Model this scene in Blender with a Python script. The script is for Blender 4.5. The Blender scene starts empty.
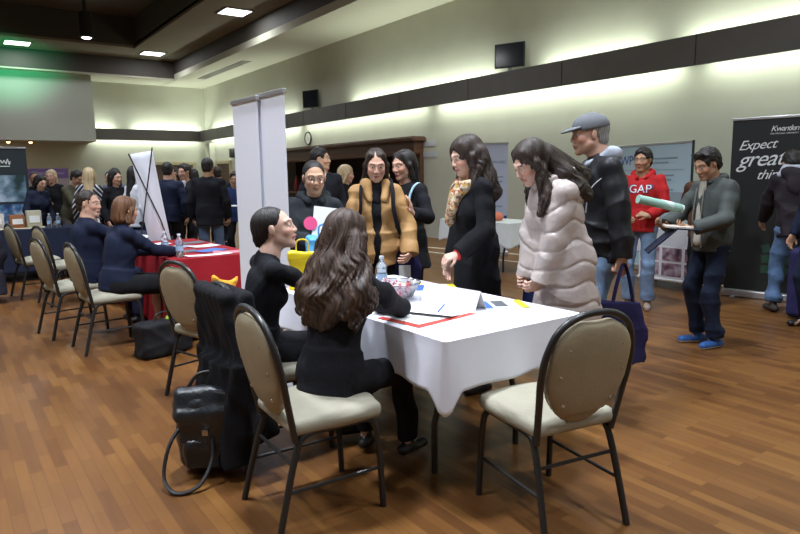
import bpy, bmesh, random
import numpy as np
from math import *
from mathutils import Vector, Matrix
from mathutils.bvhtree import BVHTree
random.seed(7); rng = np.random.default_rng(5)
scn = bpy.context.scene; COL = scn.collection
V = lambda *a: np.array(a, float)
R = radians

# ------------------------------------------------------------------ tags
def tag(o, label=None, cat=None, group=None, kind=None):
    if label: o['label'] = label
    if cat: o['category'] = cat
    if group: o['group'] = group
    if kind: o['kind'] = kind
    return o
def empty(name, loc=(0, 0, 0), rz=0, label=None, cat=None, group=None):
    o = bpy.data.objects.new(name, None); COL.objects.link(o)
    o.location = loc; o.rotation_euler = (0, 0, rz); o.empty_display_size = .1
    return tag(o, label, cat, group)
def copy_tree(o, parent=None):
    c = o.copy(); COL.objects.link(c); c.parent = parent
    for ch in list(o.children): copy_tree(ch, c)
    return c

# ------------------------------------------------------------------ materials
MATS = {}
def mat(name, col=(.5, .5, .5), rough=.6, metal=0, bump=0, bscale=60, var=0, vscale=6, spec=.5, emit=None, es=1, sheen=0, trans=0, alpha=1, stretch=None, coat=0):
    if name in MATS: return MATS[name]
    m = bpy.data.materials.new(name); m.use_nodes = True
    nt = m.node_tree; b = nt.nodes['Principled BSDF']
    b.inputs['Base Color'].default_value = (*col, 1); b.inputs['Roughness'].default_value = rough
    b.inputs['Metallic'].default_value = metal; b.inputs['Specular IOR Level'].default_value = spec
    b.inputs['Sheen Weight'].default_value = sheen; b.inputs['Transmission Weight'].default_value = trans
    b.inputs['Alpha'].default_value = alpha; b.inputs['Coat Weight'].default_value = coat
    if emit: b.inputs['Emission Color'].default_value = (*emit, 1); b.inputs['Emission Strength'].default_value = es
    if bump or var:
        tc = nt.nodes.new('ShaderNodeTexCoord'); mp = nt.nodes.new('ShaderNodeMapping'); nt.links.new(tc.outputs['Object'], mp.inputs[0])
        if stretch: mp.inputs['Scale'].default_value = stretch
    if var:
        n = nt.nodes.new('ShaderNodeTexNoise'); n.inputs['Scale'].default_value = vscale; n.inputs['Detail'].default_value = 4
        nt.links.new(mp.outputs[0], n.inputs[0])
        r = nt.nodes.new('ShaderNodeValToRGB'); r.color_ramp.elements[0].position = .3; r.color_ramp.elements[1].position = .7
        r.color_ramp.elements[0].color = (*[c*(1-var) for c in col], 1); r.color_ramp.elements[1].color = (*[min(1, c*(1+var)) for c in col], 1)
        nt.links.new(n.outputs[0], r.inputs[0]); nt.links.new(r.outputs[0], b.inputs['Base Color'])
    if bump:
        n = nt.nodes.new('ShaderNodeTexNoise'); n.inputs['Scale'].default_value = bscale; n.inputs['Detail'].default_value = 3
        nt.links.new(mp.outputs[0], n.inputs[0])
        bp = nt.nodes.new('ShaderNodeBump'); bp.inputs['Strength'].default_value = bump; bp.inputs['Distance'].default_value = .01
        nt.links.new(n.outputs[0], bp.inputs['Height']); nt.links.new(bp.outputs[0], b.inputs['Normal'])
    MATS[name] = m; return m
def fabric(name, col, rough=.85, bump=.25, bs=40, var=.15, spec=.2, sheen=0): return mat(name, col, rough, bump=bump, bscale=bs, var=var, vscale=12, spec=spec, sheen=sheen)
def hair_mat(name, col, hi=2.2):
    m = bpy.data.materials.new(name); m.use_nodes = True; nt = m.node_tree; b = nt.nodes['Principled BSDF']
    tc = nt.nodes.new('ShaderNodeAttribute'); tc.attribute_name = 'strand'; mp = nt.nodes.new('ShaderNodeMapping')
    n = nt.nodes.new('ShaderNodeTexNoise'); n.inputs['Scale'].default_value = 16; n.inputs['Detail'].default_value = 3
    r = nt.nodes.new('ShaderNodeValToRGB'); r.color_ramp.elements[0].position = .35; r.color_ramp.elements[1].position = .7
    r.color_ramp.elements[0].color = (*[c*.6 for c in col], 1); r.color_ramp.elements[1].color = (*[min(1, c*hi) for c in col], 1)
    bp = nt.nodes.new('ShaderNodeBump'); bp.inputs['Strength'].default_value = .6; bp.inputs['Distance'].default_value = .006
    L = nt.links.new
    L(tc.outputs['Vector'], mp.inputs[0]); L(mp.outputs[0], n.inputs[0]); L(n.outputs[0], r.inputs[0]); L(r.outputs[0], b.inputs['Base Color'])
    L(n.outputs[0], bp.inputs['Height']); L(bp.outputs[0], b.inputs['Normal']); b.inputs['Roughness'].default_value = .52
    b.inputs['Specular IOR Level'].default_value = .4
    return m
def skin_mat():
    m = bpy.data.materials.new('skin'); m.use_nodes = True; nt = m.node_tree; b = nt.nodes['Principled BSDF']
    a = nt.nodes.new('ShaderNodeVertexColor'); a.layer_name = 'Col'; nt.links.new(a.outputs[0], b.inputs['Base Color'])
    b.inputs['Roughness'].default_value = .6; b.inputs['Specular IOR Level'].default_value = .22
    b.inputs['Subsurface Weight'].default_value = .08; b.inputs['Subsurface Radius'].default_value = (.02, .008, .004); b.inputs['Subsurface Scale'].default_value = .3
    return m
SKIN = skin_mat()

# ------------------------------------------------------------------ mesh builder
class MB:
    def __init__(s): s.v = []; s.f = []; s.mi = []
    def add(s, vs, fs, mi=0):
        o = len(s.v); s.v += [tuple(map(float, p)) for p in vs]; s.f += [tuple(o+i for i in f) for f in fs]; s.mi += [mi]*len(fs); return s
    def box(s, c, size, rot=None, bev=0, mi=0, seg=2):
        bm = bmesh.new(); bmesh.ops.create_cube(bm, size=1)
        bmesh.ops.scale(bm, vec=Vector(size), verts=bm.verts)
        if bev: bmesh.ops.bevel(bm, geom=list(bm.edges), offset=bev, segments=seg, affect='EDGES', profile=.5)
        M = Matrix.Translation(Vector(c)) @ (rot.to_4x4() if rot is not None else Matrix())
        bm.verts.index_update(); s.add([M @ v.co for v in bm.verts], [[v.index for v in f.verts] for f in bm.faces], mi); bm.free(); return s
    def tube(s, pts, r, n=8, closed=False, mi=0):
        P = [Vector(p) for p in pts]; N = len(P); rs = r if hasattr(r, '__len__') else [r]*N
        up = None; vs = []; fs = []
        for i in range(N):
            a = P[(i-1) % N] if (closed or i > 0) else P[i]; b = P[(i+1) % N] if (closed or i < N-1) else P[i]
            t = (b-a).normalized()
            if up is None:
                up = Vector((0, 0, 1)) if abs(t.z) < .9 else Vector((1, 0, 0))
            up = (up - t*up.dot(t)).normalized(); sd = t.cross(up)
            for j in range(n):
                an = 2*pi*j/n; vs.append(P[i]+(up*cos(an)+sd*sin(an))*rs[i])
        for i in range(N if closed else N-1):
            for j in range(n):
                a = i*n+j; b = i*n+(j+1) % n; c = ((i+1) % N)*n+(j+1) % n; d = ((i+1) % N)*n+j; fs.append((a, d, c, b))
        if not closed: fs.append(tuple(range(n))); fs.append(tuple((N-1)*n+j for j in reversed(range(n))))
        return s.add(vs, fs, mi)
    def lathe(s, prof, c=(0, 0, 0), n=24, mi=0):
        vs = [(c[0]+r*cos(2*pi*j/n), c[1]+r*sin(2*pi*j/n), c[2]+z) for r, z in prof for j in range(n)]
        fs = [(i*n+j, i*n+(j+1) % n, (i+1)*n+(j+1) % n, (i+1)*n+j) for i in range(len(prof)-1) for j in range(n)]
        if prof[0][0] > 0: fs.append(tuple(reversed(range(n))))
        if prof[-1][0] > 0: fs.append(tuple((len(prof)-1)*n+j for j in range(n)))
        return s.add(vs, fs, mi)
    def prism(s, poly, t, M=None, mi=0):      # poly in local xz, thickness along y from 0 to t
        n = len(poly); M = M or Matrix()
        vs = [M @ Vector((x, 0, z)) for x, z in poly]+[M @ Vector((x, t, z)) for x, z in poly]
        return s.add(vs, [tuple(range(n)), tuple(reversed(range(n, 2*n)))]+[(i, (i+1) % n, n+(i+1) % n, n+i)[::-1] for i in range(n)], mi)
    def build(s, name, mats, parent=None, smooth=True, loc=(0, 0, 0), rz=0):
        me = bpy.data.meshes.new(name); me.from_pydata(s.v, [], s.f)
        for m in (mats if isinstance(mats, (list, tuple)) else [mats]): me.materials.append(m)
        if any(s.mi): me.polygons.foreach_set('material_index', s.mi)
        bm = bmesh.new(); bm.from_mesh(me); bmesh.ops.recalc_face_normals(bm, faces=bm.faces); bm.to_mesh(me); bm.free()
        if smooth: me.shade_smooth(); me.set_sharp_from_angle(angle=R(40))
        o = bpy.data.objects.new(name, me); COL.objects.link(o); o.parent = parent; o.location = loc; o.rotation_euler = (0, 0, rz)
        return o
def catmull(pts, k=6, closed=False):
    P = [V(*p) for p in pts]; N = len(P); out = []
    for i in range(N if closed else N-1):
        g = (lambda j: P[j % N]) if closed else (lambda j: P[min(max(j, 0), N-1)])
        a, b, c, d = g(i-1), g(i), g(i+1), g(i+2)
        for t in np.arange(k)/k: out.append(.5*((2*b)+(-a+c)*t+(2*a-5*b+4*c-d)*t*t+(-a+3*b-3*c+d)*t**3))
    if not closed: out.append(P[-1])
    return out

# ------------------------------------------------------------------ implicit modelling
def nrm(v): v = np.asarray(v, float); return v/(np.linalg.norm(v)+1e-9)
class Sdf:
    def __init__(s): s.ops = []; s.lo = V(9, 9, 9)*9; s.hi = -s.lo; s.cuts = []; s.disp = None
    def _add(s, lo, hi, fn, k, sub):
        s.ops.append((lo, hi, fn, k, sub))
        if not sub: s.lo = np.minimum(s.lo, lo); s.hi = np.maximum(s.hi, hi)
        return s
    def cone(s, a, b, ra, rb=None, k=.02, sub=False, flat=None, cap=False):
        rb = ra if rb is None else rb; a = np.asarray(a, float); b = np.asarray(b, float); d = b-a; L2 = max(float(d @ d), 1e-9); L = sqrt(L2); m = max(ra, rb)
        fdir = None if flat is None else (nrm(flat[0]), 1/flat[1])
        def fn(X, Y, Z):
            x = X-a[0]; y = Y-a[1]; z = Z-a[2]; t0 = (x*d[0]+y*d[1]+z*d[2])/L2; t = np.clip(t0, 0, 1)
            x = x-t*d[0]; y = y-t*d[1]; z = z-t*d[2]
            if fdir is not None:
                n, q = fdir; e = (x*n[0]+y*n[1]+z*n[2])*(q-1); x = x+e*n[0]; y = y+e*n[1]; z = z+e*n[2]
            r = np.sqrt(x*x+y*y+z*z)-(ra+(rb-ra)*t)
            if cap: r = np.maximum(r, (t0-1)*L)
            return r.astype(np.float32)
        return s._add(np.minimum(a, b)-m, np.maximum(a, b)+m, fn, k, sub)
    def ell(s, c, r, M=None, k=.02, sub=False):
        c = np.asarray(c, float); r = np.asarray(r, float); M = np.eye(3) if M is None else M   # columns = axes
        def fn(X, Y, Z):
            x = X-c[0]; y = Y-c[1]; z = Z-c[2]
            q = [(x*M[0, i]+y*M[1, i]+z*M[2, i]) for i in range(3)]
            k0 = np.sqrt((q[0]/r[0])**2+(q[1]/r[1])**2+(q[2]/r[2])**2)
            k1 = np.sqrt((q[0]/r[0]**2)**2+(q[1]/r[1]**2)**2+(q[2]/r[2]**2)**2)+1e-6
            return (k0*(k0-1)/k1).astype(np.float32)
        e = np.sqrt(((M*r)**2).sum(1)); return s._add(c-e, c+e, fn, k, sub)
    def box(s, c, half, M=None, rr=.02, k=.02, sub=False):
        c = np.asarray(c, float); hf = np.asarray(half, float); M = np.eye(3) if M is None else M
        def fn(X, Y, Z):
            x = X-c[0]; y = Y-c[1]; z = Z-c[2]
            q = [np.abs(x*M[0, i]+y*M[1, i]+z*M[2, i])-(hf[i]-rr) for i in range(3)]
            return (np.sqrt(sum(np.maximum(a, 0)**2 for a in q))+np.minimum(np.maximum(q[0], np.maximum(q[1], q[2])), 0)-rr).astype(np.float32)
        e = (np.abs(M)*hf).sum(1); return s._add(c-e, c+e, fn, k, sub)
    def ecyl(s, a, b, r0, r1, xa, k=.03, sub=False, rr=0.):     # elliptical frustum a->b, radii (rx,ry), xa = x axis
        a = np.asarray(a, float); b = np.asarray(b, float); L = np.linalg.norm(b-a); d = (b-a)/L; xa = nrm(xa-d*(xa @ d)); ya = np.cross(d, xa)
        def fn(X, Y, Z):
            x = X-a[0]; y = Y-a[1]; z = Z-a[2]; t = (x*d[0]+y*d[1]+z*d[2])/L; tc = np.clip(t, 0, 1)
            rx = r0[0]+(r1[0]-r0[0])*tc; ry = r0[1]+(r1[1]-r0[1])*tc
            u = (x*xa[0]+y*xa[1]+z*xa[2])/rx; v = (x*ya[0]+y*ya[1]+z*ya[2])/ry
            q = (np.sqrt(u*u+v*v)-1)*np.minimum(rx, ry)
            return np.maximum(q, (np.abs(t-.5)-.5)*L).astype(np.float32)
        m = max(*r0, *r1); return s._add(np.minimum(a, b)-m, np.maximum(a, b)+m, fn, k, sub)
    def cut(s, p, n): s.cuts.append((np.asarray(p, float), nrm(n))); return s        # remove the side n points to
    def grid(s, h, fine=(), hf=None):
        ax = []
        for i in range(3):
            lo, hi = s.lo[i]-3*h, s.hi[i]+3*h; iv = [(max(f[0][i], lo), min(f[1][i], hi)) for f in fine]
            xs = [lo]
            while xs[-1] < hi: xs.append(xs[-1]+(hf if any(a <= xs[-1] <= b for a, b in iv) else h))
            ax.append(np.array(xs, np.float32))
        return ax
    def mesh(s, h, name, fine=(), hf=None):
        xs, ys, zs = s.grid(h, fine, hf); D = np.full((len(xs), len(ys), len(zs)), 1., np.float32)
        for lo, hi, fn, k, sub in s.ops:
            m = k+2.5*h; sl = []
            for ax, l, u in ((xs, lo[0], hi[0]), (ys, lo[1], hi[1]), (zs, lo[2], hi[2])):
                i0 = max(np.searchsorted(ax, l-m)-1, 0); i1 = min(np.searchsorted(ax, u+m)+1, len(ax)); sl.append(slice(i0, max(i1, i0)))
            sl = tuple(sl)
            if any(q.stop <= q.start for q in sl): continue
            d = fn(xs[sl[0]][:, None, None], ys[sl[1]][None, :, None], zs[sl[2]][None, None, :]); B = D[sl]
            if sub: B, d = -B, d
            if k > 0:
                t = np.clip(.5+.5*(d-B)/k, 0, 1); o = d+(B-d)*t-k*t*(1-t)
            else: o = np.minimum(B, d)
            D[sl] = -o if sub else o
        if s.disp:
            I = np.argwhere(np.abs(D) < .05); D[tuple(I.T)] += s.disp(xs[I[:, 0]], ys[I[:, 1]], zs[I[:, 2]]).astype(np.float32)
        for p, n in s.cuts:
            D = np.maximum(D, ((xs-p[0])*n[0])[:, None, None]+((ys-p[1])*n[1])[None, :, None]+((zs-p[2])*n[2])[None, None, :]).astype(np.float32)
        return nets(D, xs, ys, zs, name)
def nets(D, xs, ys, zs, name):
    S = D < 0; C = np.zeros(tuple(n-1 for n in D.shape), np.int8)
    cs = [(i, j, k) for i in (0, 1) for j in (0, 1) for k in (0, 1)]
    for i, j, k in cs: C += S[i:S.shape[0]-1+i, j:S.shape[1]-1+j, k:S.shape[2]-1+k]
    act = (C > 0) & (C < 8); I = np.argwhere(act); n = len(I)
    ids = np.full(C.shape, -1, np.int32); ids[act] = np.arange(n)
    cv = {c: D[I[:, 0]+c[0], I[:, 1]+c[1], I[:, 2]+c[2]] for c in cs}
    P = np.zeros((n, 3)); W = np.zeros(n)
    for a in cs:
        for ax in range(3):
            if a[ax]: continue
            b = tuple(1 if q == ax else a[q] for q in range(3)); va, vb = cv[a], cv[b]; m = (va < 0) != (vb < 0)
            t = np.where(m, va/np.where(m, va-vb, 1), 0)
            for q in range(3): P[:, q] += np.where(m, a[q]+(t if q == ax else 0), 0)
            W += m
    P = I+P/W[:, None]
    co = np.stack([np.interp(P[:, q], np.arange(len(A)), A) for q, A in enumerate((xs, ys, zs))], 1)
    F = []
    for ax in range(3):
        A = np.take(S, range(0, S.shape[ax]-1), ax); B = np.take(S, range(1, S.shape[ax]), ax)
        E = np.argwhere(A != B); o1, o2 = (ax+1) % 3, (ax+2) % 3
        ok = (E[:, o1] > 0) & (E[:, o2] > 0) & (E[:, o1] < C.shape[o1]) & (E[:, o2] < C.shape[o2]); E = E[ok]
        q = []
        for d1, d2 in ((-1, -1), (0, -1), (0, 0), (-1, 0)):
            T = E.copy(); T[:, o1] += d1; T[:, o2] += d2; q.append(ids[tuple(T.T)])
        Q = np.stack(q, 1); inside = A[tuple(E.T)]; Q[~inside] = Q[~inside][:, ::-1]; F.append(Q)
    F = np.concatenate(F); F = F[(F >= 0).all(1)]
    me = bpy.data.meshes.new(name); me.vertices.add(n); me.vertices.foreach_set('co', co.astype(np.float32).ravel())
    me.loops.add(F.size); me.loops.foreach_set('vertex_index', F.astype(np.int32).ravel())
    me.polygons.add(len(F)); me.polygons.foreach_set('loop_start', np.arange(0, F.size, 4, dtype=np.int32)); me.polygons.foreach_set('loop_total', np.full(len(F), 4, np.int32))
    me.update(calc_edges=True); me.validate(); me.shade_smooth(); return me, co
def sobj(S, name, m, parent, h, fine=(), hf=None, mfn=None, **kw):
    me, co = S.mesh(h, name, fine, hf)
    for q in (m if isinstance(m, (list, tuple)) else [m]): me.materials.append(q)
    if mfn is not None and len(me.polygons):
        c = np.zeros(len(me.polygons)*3, np.float32); me.polygons.foreach_get('center', c); c = c.reshape(-1, 3); me.polygons.foreach_set('material_index', mfn(c).astype(np.int32))
    o = bpy.data.objects.new(name, me); COL.objects.link(o); o.parent = parent
    for k, v in kw.items(): setattr(o, k, v)
    return o
def folds(amp=.004, f=(14, 14, 8), seed=0):
    r = np.random.default_rng(seed); T = [(nrm(r.normal(size=3)*np.array(f))*r.uniform(16, 34), r.uniform(0, 6.3), r.normal(size=3)*5, r.normal(size=3)*7, r.uniform(0, 6)) for _ in range(5)]
    def fn(x, y, z):
        d = 0
        for w, p, v, u, p2 in T:      # ridged creases that fade in and out
            a = x*w[0]+y*w[1]+z*w[2]+p+1.6*np.sin(x*v[0]+y*v[1]+z*v[2]+p2); m = np.clip(np.sin(x*u[0]+y*u[1]+z*u[2]+p2)+.35, 0, 1)
            d = d+m*(np.abs(np.sin(a*.5))**.8-.6)
        return amp*d*2.0
    return fn
def rotm(ax, a):
    c, s = cos(a), sin(a)
    return {'x': np.array([[1, 0, 0], [0, c, -s], [0, s, c]]), 'y': np.array([[c, 0, s], [0, 1, 0], [-s, 0, c]]), 'z': np.array([[c, -s, 0], [s, c, 0], [0, 0, 1]])}[ax]
# ------------------------------------------------------------------ people
def ik(a, t, l1, l2, pole):
    a, t = np.asarray(a, float), np.asarray(t, float); d = t-a; L = min(np.linalg.norm(d), (l1+l2)*.998); u = nrm(d); t = a+u*L
    x = (l1*l1-l2*l2+L*L)/(2*L); hgt = sqrt(max(l1*l1-x*x, 0)); p = np.asarray(pole, float); p = nrm(p-u*(p @ u))
    return a+u*x+p*hgt, t
SK = dict(fair=(.62, .37, .27), east=(.60, .37, .24), tan=(.42, .24, .15), pale=(.70, .45, .35))
LEATHER = mat('black_shoe_leather', (.015, .014, .014), .4)
class Fig:
    """local frame: x right, y forward, z up, origin on the floor below the pelvis"""
    def __init__(f, H=1.7, fem=False, lean=0, side=0, twist=0, yaw=0, pitch=0, tilt=0, seat=None, build=1., arms=None, feet=None, neckf=.0, hz=None, pely=0.):
        f.s = s = H/1.75; f.fem = fem; f.b = build
        f.T = rotm('z', R(twist)) @ rotm('y', R(side)) @ rotm('x', -R(lean)); f.u = f.T[:, 2]
        f.Tp = np.eye(3); f.pel = V(0, pely, (seat+.085 if seat else (hz or .95*s)))
        f.shw = (.150 if fem else .172)*s*(1+.5*(build-1))
        f.neck = f.pel+f.u*.52*s; f.sh = [f.pel+f.u*.452*s+f.T[:, 0]*q*f.shw-f.T[:, 1]*.01 for q in (-1, 1)]
        f.Hd = rotm('z', R(yaw)) @ rotm('y', R(tilt)) @ rotm('x', -R(pitch)); hs = (1.02 if fem else 1.05)*s**.5; f.hs = hs
        nu = nrm(f.u*.4+f.Hd[:, 2]*.6+f.T[:, 1]*neckf); f.hc = f.neck+nu*.112*s+f.Hd[:, 2]*.040*s+f.T[:, 1]*.015
        f.hip = [f.pel+V(q*.088*s, 0, -.02) for q in (-1, 1)]
        feet = feet or ((-.1, .0, 0), (.1, .0, 0)); f.feet = []; f.knee = []; f.ank = []
        for i, ft in enumerate(feet):
            ft = V(*(list(ft[:3])+[0]*(3-len(ft)))) if len(ft) < 4 else V(*ft[:3])
            a = ft+V(0, -.0, .085*s); 
            k, a2 = ik(f.hip[i], a, .43*s, .43*s, V((i*2-1)*.15, 1, .3 if seat else 0)); f.knee.append(k); f.ank.append(a2); f.feet.append(ft)
        arms = arms or {}; f.wr = []; f.el = []; f.hd = []; f.hn = []; f.curl = []
        for i, q in enumerate((-1, 1)):
            A = arms.get('LR'[i], {}); w = A.get('w'); 
            if w is None: w = f.sh[i]+V(q*.07, .06, -.50*s)
            e, w2 = ik(f.sh[i], w, .285*s, .25*s, A.get('pole', (q*.5, -1, -.3)));
            if 'e' in A: e = V(*A['e']); w2 = V(*w)
            f.el.append(e); f.wr.append(w2)
            fd = nrm(w2-e); f.hd.append(nrm(A['d']) if 'd' in A else nrm(fd+V(0, .1, -.1))); n = np.asarray(A.get('n', (-q, .15, 0)), float)
            n = nrm(n-f.hd[i]*(n @ f.hd[i])); f.hn.append(n); f.curl.append(A.get('curl', .45))
    def hp(f, x, y, z): return f.hc+f.Hd @ (V(x, y, z)*f.hs)        # head frame -> local
    def tp(f, x, y, t): return f.pel+f.T @ V(x*f.s, y*f.s, t*f.s)   # torso frame (t up from pelvis)
def hand(S, f, i, k=.007):
    W, d, n, c = f.wr[i], f.hd[i], f.hn[i], f.curl[i]; q = (-1, 1)[i]; z = .95*f.s if not f.fem else .86*f.s
    sd = np.cross(n, d)*1.; sd = nrm(sd)                            # thumb side
    sd = sd*(1 if i == 1 else -1)
    S.cone(W-d*.02, W+d*.03*z, .026*z, .026*z, k=.01, flat=(n, .75))
    for j, o in enumerate((.031, .0105, -.0105, -.030)):
        L = (.95, 1.04, .97, .78)[j]*z; K = W+d*(.088-(.004, 0, .004, .012)[j])*z+sd*o*z
        S.cone(W+d*.02*z+sd*o*.7*z, K, .0145*z, .0115*z, k=.012)
        a = c*1.3*(.8+.1*j); p = K
        for l, r0 in ((.046, .0098), (.028, .0088), (.022, .0078)):
            e = p+(d*cos(a)+n*sin(a))*l*L; S.cone(p, e, r0*z, r0*z*.92, k=.004); p = e; a += c*1.1
    p = W+d*.022*z+sd*.024*z; e = p+nrm(sd*.75+d*.75+n*(.25+c*.5))*.044*z; S.cone(p, e, .0145*z, .0115*z, k=.01)
    S.cone(e, e+nrm(sd*(.35-c*.3)+d*.9+n*(.2+c*.7))*.033*z, .0108*z, .009*z, k=.004)
def body(f, parent, skin='fair', haircol=(.02, .015, .012), hf=.004, h=.013, lips=(.42, .14, .12), old=False, legs=False, hands=True, smile=0, stub=0, name='body'):
    S = Sdf(); s, hs, H = f.s, f.hs, f.Hd; P = f.hp; fe = f.fem; g = lambda r: np.asarray(r)*hs
    # head
    S.ell(P(0, -.016, .03), g((.074, .094, .086)), H, k=.01)
    S.ell(P(0, .025, -.025), g((.060, .066, .088)), H, k=.03)
    for q in (-1, 1):
        S.cone(P(q*.048, .005, -.055), P(q*.014, .062, -.095), .021*hs*(.9 if fe else 1.08), .016*hs, k=.025)
        S.ell(P(q*.037, .062, -.028), g((.020, .022, .020)), H, k=.022)
        S.ell(P(q*.033, .100, .002), g((.016, .015, .010)), H, k=.012, sub=True)
        S.ell(P(q*.031, .076, .002), g((.0135, .0125, .0115)), H, k=.004)
        S.cone(P(q*.012, .085, .024), P(q*.045, .071, .024), .009*hs, .008*hs, k=.016)
        S.ell(P(q*.011, .094, -.034), g((.0085, .010, .008)), H, k=.006)
        S.ell(P(q*.076, -.008, -.004), g((.008, .018, .030)), H @ rotm('z', -q*.35), k=.006)
    S.ell(P(0, .068, -.100), g((.019, .017, .015)), H, k=.02)
    S.cone(P(0, .086, .012), P(0, .103, -.029), .0075*hs, .0100*hs, k=.012)
    S.cone(P(-.017, .083, -.062), P(0, .094, -.058), .0055*hs, .0065*hs, k=.008); S.cone(P(.017, .083, -.062), P(0, .094, -.058), .0055*hs, .0065*hs, k=.008)
    S.cone(P(-.013, .085, -.071), P(.013, .085, -.071), .007*hs, .007*hs, k=.008)
    # neck, torso (inside the clothes), limbs
    nr = .047 if fe else .058
    S.cone(P(0, -.022, -.05), f.neck+f.T[:, 1]*0, nr*hs, nr*1.05*s, k=.03)
    S.cone(f.neck, f.tp(0, 0, .40), nr*s, .07*s, k=.05)
    S.cone(f.sh[0], f.sh[1], .042*s, k=.04, flat=(f.T[:, 1], .8))
    S.ell(f.tp(0, 0, .30), V(.125, .08, .17)*s, f.T, k=.05); S.ell(f.tp(0, 0, .08), V(.12, .08, .14)*s, f.T, k=.05)
    for i in (0, 1):
        S.cone(f.sh[i], f.el[i], .040*s, .034*s, k=.02); S.cone(f.el[i], f.wr[i], .035*s, .024*s, k=.015)
        if hands: hand(S, f, i)
        S.cone(f.hip[i], f.knee[i], .068*s, .047*s, k=.03)
        S.cone(f.knee[i], f.knee[i]*.55+f.ank[i]*.45+V(0, -.012, 0), .046*s, .047*s, k=.02); S.cone(f.knee[i]*.5+f.ank[i]*.5, f.ank[i], .046*s, .030*s, k=.02)
        S.cone(f.ank[i]+V(0, -.01, -.02), f.ank[i]+V(0, .10, -.055*s), .028*s, .022*s, k=.02)
    fine = [(f.hc-.15, f.hc+.15)]
    if hands: fine += [(f.wr[i]+f.hd[i]*.09-.10, f.wr[i]+f.hd[i]*.09+.10) for i in (0, 1)]
    me, co = S.mesh(h, name, fine, hf); me.materials.append(SKIN)
    L = (co-f.hc) @ H/hs; x, y, z = L.T; ax = np.abs(x); base = np.array(SK[skin]); C = np.tile(base, (len(co), 1))
    def put(m, c, w=1.): C[m] = C[m]*(1-w)+np.array(c)*w
    front = y > .045
    put(front & (((ax-.042)/.022)**2+((z+.03)/.02)**2 < 1), base*np.array((1.1, .82, .8)), .6)
    if stub: put((y > .0) & (z < -.045) & (z > -.13) & (ax < .07), base*np.array((.6, .62, .65)), stub)
    put(front & (np.abs(z-(.0235+.004*np.cos((ax-.03)*60))) < (.0042 if fe else .0055)) & (ax > .013) & (ax < .048), haircol, .75)
    put(front & (((ax-.031)/.0165)**2+((z-.003)/.0085)**2 < 1), base*.75, .35)
    put(front & (((ax-.031)/.0135)**2+((z-.001)/.0055)**2 < 1), (.65, .62, .6))
    put(front & (((ax-.030)/.0062)**2+((z-.001)/.006)**2 < 1), (.03, .018, .012))
    put((y > .07) & (ax < .024) & (np.abs(z+.0665) < .0105-ax*.22), lips, .8)
    put((y > .08) & (ax < .02) & (np.abs(z+.0655) < .0013), (.1, .03, .03), .8)
    a = me.color_attributes.new('Col', 'FLOAT_COLOR', 'POINT'); a.data.foreach_set('color', np.c_[C, np.ones(len(C))].astype(np.float32).ravel())
    o = bpy.data.objects.new(name, me); COL.objects.link(o); o.parent = parent; return o
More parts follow.
